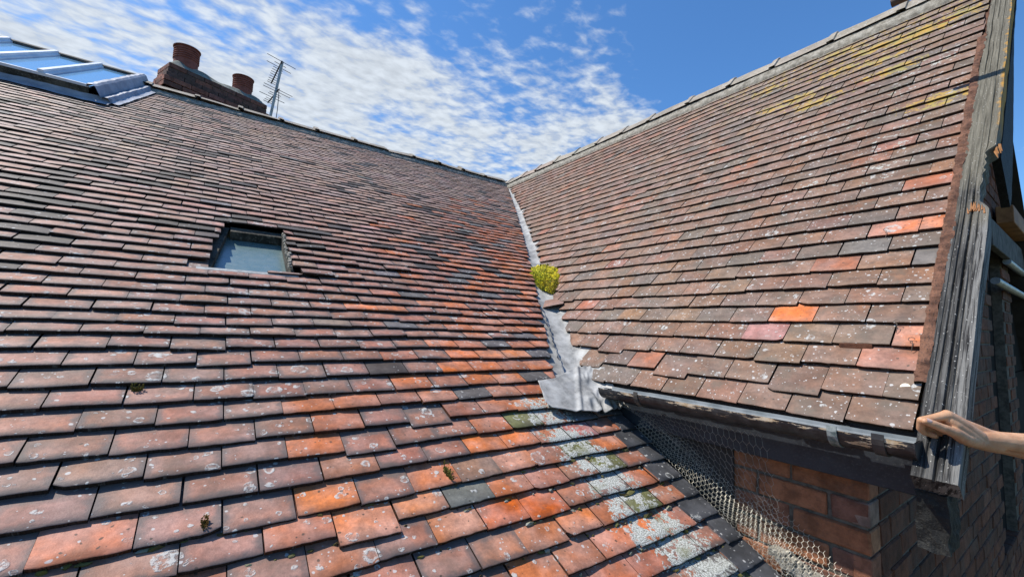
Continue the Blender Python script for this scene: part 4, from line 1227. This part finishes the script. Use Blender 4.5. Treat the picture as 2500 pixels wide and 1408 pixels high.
# upper face board that has rotted away lower down
mb = MB(); V = []; F = []
for i in range(60):
    s_ = -.1 + 2.42 * i / 59
    d = .07 + .26 * sst(.7, 2.3, s_) + (.012 * n1(s_ * 30, 9))
    for y in (-5.918, -5.946):
        for dd in (.061, d): V.append(B3(y, s_, -dd))
for i in range(59):
    a = i * 4; b = a + 4
    F += [[a, a + 1, b + 1, b], [a + 2, b + 2, b + 3, a + 3], [a + 1, a + 3, b + 3, b + 1], [a, b, b + 2, a + 2]]
F += [[0, 2, 3, 1], [236, 237, 239, 238]]
mb.add(V, F); mb.obj('face_board', M_BLKWOOD, wing)
mb = MB()
for k in range(9):                                           # fresh splinters where the board broke
    c = B3(-5.935 - .012 * rng.random(), 2.30 + .05 * rng.random(), .0 - .02 * rng.random())
    V, F = tube_pts([c, c + np.array([-.008, -.004 * rng.random(), -.012]) * (.6 + rng.random()), c + np.array([-.014, -.006, -.026]) * (.6 + rng.random())], [.005, .004, .001], 5); mb.add(V, F)
mb.obj('broken_splinters', M_BATTEN, wing); mb = MB()
for k in range(12):
    c = B3(-5.885 - .05 * rng.random(), 2.76 + .05 * rng.random(), .006)
    d = -np.array([-cB, 0, -sB]) * (.02 + .025 * rng.random()) + np.array([0, -.008 + .014 * rng.random(), .004 * rng.random()])
    V, F = tube_pts([c, c + d * .5, c + d], [.0035, .0025, .0008], 5); mb.add(V, F)
mb.obj('broken_splinters', M_BATTEN, wing)
# purlin end under the foot of the bargeboard
bm_o = np.array([-2.62, -5.86, -3.0])
mb = MB(); nA_, nB_ = 14, 18
def lump(o, size, seed, amp):
    V = []; F = []; bm = bmesh.new()
    bmesh.ops.create_cube(bm, size=1.0); bmesh.ops.subdivide_edges(bm, edges=list(bm.edges), cuts=9, use_grid_fill=True)
    bm.verts.index_update()
    P = np.array([v.co[:] for v in bm.verts]); P = P * np.array(size) + o
    F = [[v.index for v in f.verts] for f in bm.faces]; bm.free()
    P = P + amp * np.stack([fbm(P * 28, 3, seed), fbm(P * 28, 3, seed + 5), fbm(P * 28, 3, seed + 9)], -1)
    return P, F
V, F = lump(np.array([-2.54, -5.876, -3.02]), (.12, .064, .155), 3, .006); mb.add(V, F)
o = mb.obj('purlin_end', M_BLKWOOD, wing); o['label'] = 'rotten black timber end below the bargeboard foot'
# verge mortar
V = []; F = []; sv = np.linspace(.3, 3.62, 330)
for s_ in sv:
    w = .019 + .007 * n1(s_ * 12, 2); hgt = .010 + .006 * n1(s_ * 25, 3) + .004 * n1(s_ * 70, 4)
    miss = 1 if (s_ < 1.1 and n1(s_ * 5, 6) > .0) else 0
    if miss: hgt = -.02
    for k, (dy, h) in enumerate(((.014, -.03), (.012, hgt * .7), (0, hgt), (-.4 * w, hgt * .9), (-w, .006), (-w - .002, -.04))):
        p = B3(YV + dy, s_, h); V.append(p + NB * .005 * fbm(p * 55, 2, 6) + np.array([0, .004, 0]) * fbm(p * 40, 2, 8))
for i in range(len(sv) - 1):
    for j in range(5): F.append([i * 6 + j, i * 6 + j + 1, (i + 1) * 6 + j + 1, (i + 1) * 6 + j])
mesh_obj('verge_mortar', V, F, M_VERGE, wing)

# small wire hooks holding replaced tiles
for k, (px, py, lab) in enumerate(((2163, 568, 'thin rusty wire hook on the orange tile high beside the verge'), (2189, 795, 'thin straight wire hook at the tile edge near the verge'), (2226, 838, 'bent rusty wire loop on the orange tile lowest beside the verge'))):
    y, s_ = onB(px, py)
    t = np.linspace(0, 2 * math.pi * .8, 14); path = [B3(y - .008 * math.cos(a) , s_ - .008 * math.sin(a) - .01, .010) for a in t]
    path += [B3(y - .004, s_ + .012, .006), B3(y - .002, s_ + .03, -.004)]
    V, F = tube_pts(path, .0011, 5); o = mesh_obj('tile_hook', V, F, M_RUST, None); tag(o, lab, 'wire hook', 'wire hooks on the right roof')

# ------------------------------------------------------------------ chicken wire
def hexwire(fn, na, nb, cell, rad, mb):
    """hexagonal netting: fn(u, v) in metres -> point"""
    dx = cell; dy = cell * .87
    def add(p, q):
        d = q - p; L = np.linalg.norm(d)
        if L < 1e-5: return
        _, u, w = frame(d); V = []
        for e in (p, q):
            for k in range(3): V.append(e + rad * (u * math.cos(2.094 * k) + w * math.sin(2.094 * k)))
        mb.add(V, [[0, 1, 4, 3], [1, 2, 5, 4], [2, 0, 3, 5]])
    for i in range(na):
        for j in range(nb):
            ox = (i + (.5 if j % 2 else 0)) * dx; oy = j * dy
            a = (ox, oy + .18 * cell); b = (ox + .5 * dx, oy - .12 * cell); c = (ox - .5 * dx, oy - .12 * cell); d = (ox, oy + .58 * cell + .0)
            pa, pb, pc_, pd = fn(*a), fn(*b), fn(*c), fn(ox, oy + dy - .12 * cell)
            add(pa, pb); add(pa, pc_); add(pa, pd)
mb = MB()
s_a = 5.70
def netting(k, lean):
    def f(u, v):
        s_ = s_a + u
        wide = sst(6.15, 6.7, s_)
        a = A3(SLATE_X - .012 + .004 * k, s_, .012 + .004 * k)
        top = np.array([.075 - .02 * lean, 0, 0]) + NA * (.10 + .07 * wide + .02 * lean)
        d = top / np.linalg.norm(top); nrm = np.cross(d, np.array([0, cA, sA]))
        bulge = .012 * math.sin(math.pi * min(1, v / .14)) + .009 * fbm(np.array([s_ * 14, v * 16, 1.0 + 5 * k]), 3, 4 + k)
        return a + d * v * (.92 + .1 * n1(s_ * 6, k)) + nrm * bulge
    return f
hexwire(netting(0, 0), 60, 8, .0185, .0005, mb)
hexwire(lambda u, v: netting(1, 1)(u + .009, v + .006), 60, 5, .0195, .00045, mb)
hexwire(lambda u, v: netting(2, .4)(u + .52, v + .012), 34, 10, .019, .00045, mb)
wire = thing('wire_netting', 'crumpled hexagonal wire netting stuffed along the slate edge under the eave', 'wire netting')
mb.obj('netting_roll', M_WIRE, wire)
mb = MB()
def drape(u, v):
    y = -4.72 - u * .95
    top = np.array([-2.535, y + .06, -2.90]); ybot = y
    bot = np.array([-2.47, ybot, max(ybot * math.tan(PA) + .06, -2.95 - .5 * u)])
    f = v / .22
    p = top * (1 - f) + bot * f
    return p + np.array([-.012, 0, 0]) * (1 + fbm(np.array([y * 9, v * 14, 2.0]), 2, 17)) - np.array([.02 * math.sin(math.pi * min(1, max(0, f))), 0, 0])
hexwire(drape, 33, 9, .025, .0006, mb)
mb.obj('netting_drape', M_DWIRE, wire)
# rubble under the netting
mb = MB()
for k in range(16):
    x, s_ = onA(1930 + 9 * k + rng.normal(0, 6), 1362 + 2.6 * k + rng.normal(0, 5))
    c = np.array([-2.475 + rng.normal(0, .01), -s_ * cA, -s_ * sA + .05 + rng.normal(0, .01)])
    V, F = lump(c, (.03 + .02 * rng.random(), .035, .03), 30 + k, .006); mb.add(V, F)
o = mb.obj('mortar_rubble', M_MORTAR, None); tag(o, 'pale broken mortar lumps under the netting at the wall foot', 'rubble', None, 'stuff')

# ------------------------------------------------------------------ chimney
ch = thing('chimney_stack', 'dark red brick chimney stack with two clay pots behind the ridge', 'chimney')
CL = np.array([.922, .386, 0]); CL /= np.linalg.norm(CL); CP = np.array([-CL[1], CL[0], 0])
C0 = PD(414, 151, 6.3)
W, LN = .42, 1.42
CC = [(0.16, 0.07, 0.05), (0.2, 0.085, 0.06), (0.13, 0.065, 0.05), (0.17, 0.075, 0.06), (0.1, 0.06, 0.05)]
mb = MB(); r = np.random.default_rng(5)
course = .078
for k in range(15):
    out = [0, 0, .03, .06, .06, .03, 0, 0, 0, 0, 0, 0, 0, 0, 0][k] - (.0)
    zt = C0[2] - k * course
    for side in range(4):
        a, b, n_ = ((C0, CL, LN), (C0 + CL * LN, CP, W), (C0 + CL * LN + CP * W, -CL, LN), (C0 + CP * W, -CP, W))[side]
        nrm = np.cross(b, [0, 0, 1.0])
        x = -out if side in (0, 2) else -out + .1 * 0; end = n_ + out
        ph = .115 if (k + side) % 2 else .0
        first = True
        while x < end - .01:
            ln = (.115 if (first and ph) else .23); first = False; ln = min(ln, end - x)
            V, F = bevel_box(np.array([a[0], a[1], zt]), b, -nrm, I3[2], (x, -out + r.normal(0, .003), -course + .009), (x + ln - .009, .1, 0), .004)
            c = np.array(CC[r.integers(5)]) * (1 + r.normal(0, .15)) * (1.7 if side == 3 else 1)  # sunlit left end face painted lighter than the others
            mb.add(V, F, tcol=np.array([*np.clip(c, .01, 1), 1])); x += ln
mb.obj('brickwork', M_BRICK, ch)
mb = MB(); mb.add(box_pts(np.array([*C0[:2], C0[2]]), CL, CP, I3[2], (.012, .012, -1.2), (LN - .012, W - .012, -.002)), BOXF); mb.obj('mortar_core', M_JOINT, ch)
# cement flaunching: high round the pots, sagging between
V = []; F = []; nx, ny = 60, 14
pots = (.30, 1.09)
for i in range(nx + 1):
    for j in range(ny + 1):
        u = LN * i / nx; v = W * j / ny
        edge = min(u, LN - u, v, W - v)
        hp = max(sst(.42, .12, abs(u - p)) for p in pots)
        z = .012 + sst(0, .12, edge) * (.07 + .05 * hp) * (1 if u < .8 else .9) + .008 * fbm(np.array([u * 12, v * 12, 1]), 3, 3)
        if edge < 1e-6: z = -.004
        V.append(C0 + CL * u + CP * v + np.array([0, 0, z]))
for i in range(nx):
    for j in range(ny): F.append([i * (ny + 1) + j, (i + 1) * (ny + 1) + j, (i + 1) * (ny + 1) + j + 1, i * (ny + 1) + j + 1])
mesh_obj('cement_flaunching', V, F, M_FLAUNCH, ch, None, True)
for p, rr, hh_ in ((.27, .155, .36), (1.10, .14, .33)):
    base = C0 + CL * p + CP * W * .5 + np.array([0, 0, .05]); V = []; F = []
    prof = [(0, rr)] + [(hh_ * .45 + q * .034 + e, rr + d) for q in range(5) for e, d in ((.0, 0), (.004, .011), (.016, .011), (.02, 0))] + [(hh_ * .95, rr), (hh_ * .96, rr + .02), (hh_, rr + .022), (hh_ + .004, rr + .01), (hh_, rr - .018), (hh_ - .2, rr - .03)]
    n = 36
    for z, q in prof:
        for j in range(n): V.append(base + np.array([q * math.cos(2 * math.pi * j / n), q * math.sin(2 * math.pi * j / n), z]))
    for i in range(len(prof) - 1):
        for j in range(n): F.append([i * n + j, i * n + (j + 1) % n, (i + 1) * n + (j + 1) % n, (i + 1) * n + j])
    F.append([(len(prof) - 1) * n + j for j in range(n)])
    mesh_obj('chimney_pot', V, F, M_POT, ch, None, False)

# ------------------------------------------------------------------ aerial
ae = thing('tv_aerial', 'thin silver television aerial mast standing behind the ridge', 'aerial')
D = 6.0
b0 = PD(655.5, 305, D); t0 = PD(689.5, 151, D)
V, F = tube_pts([b0 + (b0 - t0) * .6, t0], .018, 10); mesh_obj('mast', V, F, M_STEEL, ae)
ax = (t0 - b0) / np.linalg.norm(t0 - b0)
def yagi(p0, p1, dd, rods, name):
    a = PD(*p0, D - .03); b = PD(*p1, D - .03 + dd)
    mb = MB(); V, F = tube_pts([a + (a - b) * .06, b], .009, 6); mb.add(V, F); mb.obj('boom', M_DARKM, ae)
    mb = MB()
    for t, hl in rods:
        c = a + (b - a) * t
        V, F = tube_pts([c - CL * hl, c + CL * hl], .0042, 5); mb.add(V, F)
    mb.obj('rods', M_DARKM, ae)
yagi((687, 153), (662, 204), .3, [(-.04, .2), (.10, .08), (.22, .17), (.3, .07), (.4, .07), (.5, .07), (.6, .068), (.7, .066), (.8, .064), (.9, .062), (.98, .06)], 'upper')
yagi((680, 220), (654, 251), .3, [(0, .2), (.14, .19), (.3, .08), (.42, .08), (.58, .18), (.72, .07), (.84, .07), (.96, .07)], 'lower')
mb = MB(); V, F = tube_pts([PD(681, 224, D), PD(680, 240, D - .02), PD(677, 270, D - .02), PD(673, 296, D - .03), PD(670, 330, D - .03)], .005, 5); mb.add(V, F); mb.obj('cable', M_DARKM, ae)

# ------------------------------------------------------------------ scaffold
def scaff(px0, d0, px1, d1, rad, label, mat):
    V, F = tube_pts([PD(*px0, d0), PD(*px1, d1)], rad, 16); o = mesh_obj('scaffold_tube', V, F, mat, None, None, False)
    tag(o, label, 'scaffold tube', 'scaffold tubes at the gable end'); return o
tip = CAM + ray(2176, 8) / np.linalg.norm(ray(2176, 8)) * 3.47
V, F = tube_pts([tip, tip + np.array([0.04, -1.5, .03])], .0242, 18)
o = mesh_obj('scaffold_tube', V, F, M_RUST, None); tag(o, 'dark scaffold tube end poking into the sky above the right ridge', 'scaffold tube', 'scaffold tubes at the gable end')
def xtube(px, py, y, rad, mat, label, length=2.2):
    d = ray(px, py); t = (y - CAM[1]) / d[1]; p = CAM + d * t
    V, F = tube_pts([p, p + np.array([length, 0, 0])], rad, 14); o = mesh_obj('scaffold_tube', V, F, mat, None)
    tag(o, label, 'scaffold tube', 'scaffold tubes at the gable end')
xtube(2430, 685, -5.735, .0242, M_STEEL, 'silver scaffold tube beside the gable wall, lowest of the level tubes')
xtube(2458, 638, -5.735, .0242, M_STEEL, 'grey scaffold tube just above the lowest silver one by the gable')
d = ray(2412, 562); p = CAM + d * ((-5.735 - CAM[1]) / d[1])
mb = MB(); V, F = bevel_box(p, *I3, (0, -.02, -.10), (2.4, .02, .08), .004); mb.add(V, F); o = mb.obj('timber_rail', M_OLDWOOD, None); tag(o, 'grey timber rail crossing the dark gable behind the bargeboard', 'timber')
d = ray(2452, 515); p = CAM + d * ((-5.76 - CAM[1]) / d[1])
mb = MB(); V, F = bevel_box(p, *I3, (0, -.045, -.09), (2.4, .045, .04), .004); mb.add(V, F); o = mb.obj('scaffold_board', M_BATTEN, None); tag(o, 'orange timber scaffold board end in the dark beside the gable', 'board')

# ------------------------------------------------------------------ the hand on the bargeboard
def capsule(bm, p, q, r0, r1, n=14):
    p = np.asarray(p); q = np.asarray(q); d = q - p; L = np.linalg.norm(d); t, u, w = frame(d)
    rings = []
    for k in range(5):
        a = math.pi / 2 * (1 - k / 4.0); rings.append((p - t * r0 * math.sin(a), max(1e-4, r0 * math.cos(a))))
    for k in range(5):
        a = math.pi / 2 * k / 4.0; rings.append((q + t * r1 * math.sin(a), max(1e-4, r1 * math.cos(a))))
    vs = []
    for c, rr in rings: vs.append([bm.verts.new(c + rr * (u * math.cos(2 * math.pi * j / n) + w * math.sin(2 * math.pi * j / n))) for j in range(n)])
    for i in range(len(vs) - 1):
        for j in range(n): bm.faces.new([vs[i][j], vs[i][(j + 1) % n], vs[i + 1][(j + 1) % n], vs[i + 1][j]])
    bm.faces.new(vs[0][::-1]); bm.faces.new(vs[-1])
def chain(bm, pts):
    for (a, ra), (b, rb) in zip(pts[:-1], pts[1:]): capsule(bm, a, b, ra, rb)
DH = 1.150
K = DH / FPX
def h_(px, py, dz=0.0): return PD(px, py, DH + dz)
person = thing('person', "person's bare right forearm and hand gripping the foot of the grey bargeboard", 'person')
bm = bmesh.new()
# forearm and wrist (slightly flattened by pairing two chains)
for o1, o2 in ((0, -6), (.012, 6)):
    chain(bm, [(h_(2398, 1074 + o2 * .6, o1), .0215), (h_(2440, 1080 + o2 * .8, o1), .0235), (h_(2500, 1089 + o2, o1), .0275), (h_(2590, 1103 + o2 * 1.4, o1 - .01), .036), (h_(2700, 1120 + o2, o1 - .02), .040), (h_(2830, 1140, -.03), .038)])
chain(bm, [(h_(2830, 1140, -.03), .040), (h_(2990, 1040, -.08), .046), (h_(3160, 930, -.12), .052)])
# metacarpals: index to little (depth grows away from the viewer)
mc = [((2388, 1066, -.004), .018, (2312, 1013, -.004), .0135), ((2392, 1062, .014), .018, (2312, 1012, .018), .0135), ((2396, 1064, .030), .017, (2318, 1018, .038), .0125), ((2400, 1070, .044), .016, (2328, 1028, .056), .0115)]
for a, ra, b, rb in mc: chain(bm, [(h_(*a), ra), (h_((a[0] + b[0]) / 2, (a[1] + b[1]) / 2 - 1, (a[2] + b[2]) / 2), (ra + rb) / 2 * 1.02), (h_(*b), rb)])
# palm filling
chain(bm, [(h_(2392, 1078, .008), .020), (h_(2345, 1052, .010), .017), (h_(2318, 1034, .016), .013)])
chain(bm, [(h_(2392, 1078, .03), .020), (h_(2345, 1050, .035), .016), (h_(2322, 1036, .04), .012)])
# fingers curling over the tile edge
chain(bm, [(h_(2312, 1013, -.004), .0128), (h_(2281, 1020, -.006), .0108), (h_(2250, 1026, -.004), .0102), (h_(2247, 1046, .004), .0088), (h_(2257, 1056, .012), .0075)])
chain(bm, [(h_(2312, 1012, .018), .0128), (h_(2279, 1022, .016), .0105), (h_(2249, 1031, .016), .0100), (h_(2252, 1051, .02), .0088), (h_(2266, 1058, .02), .0078), (h_(2282, 1063, .014), .0072)])
chain(bm, [(h_(2318, 1018, .038), .0118), (h_(2284, 1028, .036), .0100), (h_(2256, 1037, .034), .0095), (h_(2262, 1055, .034), .0082), (h_(2284, 1066, .028), .0072)])
chain(bm, [(h_(2328, 1028, .056), .0105), (h_(2300, 1037, .054), .0088), (h_(2276, 1046, .05), .0082), (h_(2288, 1064, .046), .0068)])
chain(bm, [(h_(2384, 1074, -.006), .018), (h_(2350, 1052, -.010), .0155), (h_(2330, 1038, -.012), .0135), (h_(2316, 1026, -.008), .012)])
chain(bm, [(h_(2352, 1078, .018), .0165), (h_(2318, 1060, .024), .0135), (h_(2294, 1054, .03), .011)])
chain(bm, [(h_(2450, 1076, .010), .0225), (h_(2412, 1066, .012), .0215), (h_(2384, 1052, .014), .0195), (h_(2352, 1036, .016), .016)])
chain(bm, [(h_(2430, 1080, .004), .023), (h_(2398, 1074, .006), .0235), (h_(2368, 1064, .006), .021), (h_(2340, 1048, .010), .017)])
chain(bm, [(h_(2258, 1038, .024), .0095), (h_(2276, 1046, .030), .011), (h_(2300, 1054, .032), .012), (h_(2330, 1062, .026), .013)])
chain(bm, [(h_(2262, 1044, .036), .0095), (h_(2284, 1052, .04), .0105), (h_(2310, 1060, .04), .012)])
# thumb: leaves the side of the palm and lies along the index finger
chain(bm, [(h_(2430, 1086, .002), .021), (h_(2400, 1080, .0), .0205), (h_(2378, 1076, -.006), .0185), (h_(2352, 1069, -.016), .0165), (h_(2331, 1056, -.026), .0135), (h_(2300, 1044, -.028), .0112), (h_(2279, 1035, -.027), .0105), (h_(2259, 1028, -.024), .0088)])
me = bpy.data.meshes.new('arm_raw'); bm.to_mesh(me); bm.free()
tmp = bpy.data.objects.new('arm_raw', me); COL.objects.link(tmp)
rm = tmp.modifiers.new('r', 'REMESH'); rm.mode = 'VOXEL'; rm.voxel_size = .0021
smo = tmp.modifiers.new('s', 'SMOOTH'); smo.factor = .5; smo.iterations = 6
dg = bpy.context.evaluated_depsgraph_get()
me2 = bpy.data.meshes.new_from_object(tmp.evaluated_get(dg))
bpy.data.objects.remove(tmp); 
me2.polygons.foreach_set('use_smooth', np.ones(len(me2.polygons), dtype=bool))
me2.materials.clear(); me2.materials.append(M_SKIN)
arm = bpy.data.objects.new('body', me2); COL.objects.link(arm); arm.parent = person
# thumb nail
bm = bmesh.new()
c = h_(2262, 1024.5, -.0318); tx = h_(2280, 1034, -.027) - h_(2258, 1027, -.025); tx /= np.linalg.norm(tx)
up = CAM - c; up = up / np.linalg.norm(up) + np.array([0, 0, .55]); up -= tx * (up @ tx); up /= np.linalg.norm(up); sd = np.cross(tx, up)
V = []; F = []
for i in range(7):
    for j in range(7):
        u = -1 + 2 * i / 6; v = -1 + 2 * j / 6
        k = math.sqrt(max(0, 1 - (abs(u) ** 2.5) * .25)); 
        V.append(h_(2262, 1028, -.0245) + tx * u * .0065 + sd * v * .0058 * k + up * (.0096 - .0025 * v * v))
for i in range(6):
    for j in range(6): F.append([i * 7 + j, i * 7 + j + 1, (i + 1) * 7 + j + 1, (i + 1) * 7 + j])
mesh_obj('thumb_nail', V, F, M_NAIL, person, None, True)
# sleeve of the person, outside the photo
V, F = tube_pts([h_(2960, 1060, -.07), h_(3080, 980, -.1), h_(3300, 840, -.14)], [.062, .068, .085], 20); mesh_obj('sleeve', V, F, M_FASCIA, person, None, True)

# ------------------------------------------------------------------ setting below
g = mesh_obj('ground', [(-3000, -3000, -7.2), (3000, -3000, -7.2), (3000, 3000, -7.2), (-3000, 3000, -7.2)], [[0, 1, 2, 3]], M_GROUND)
g['kind'] = 'structure'
mb = MB(); mb.add(box_pts(O3, *I3, (-8.6, -6.45, -7.2), (-2.46, -6.2, -4.15)), BOXF, tcol=np.array([.3, .13, .08, 1])); mb.obj('brick_front', M_BRICK, main)
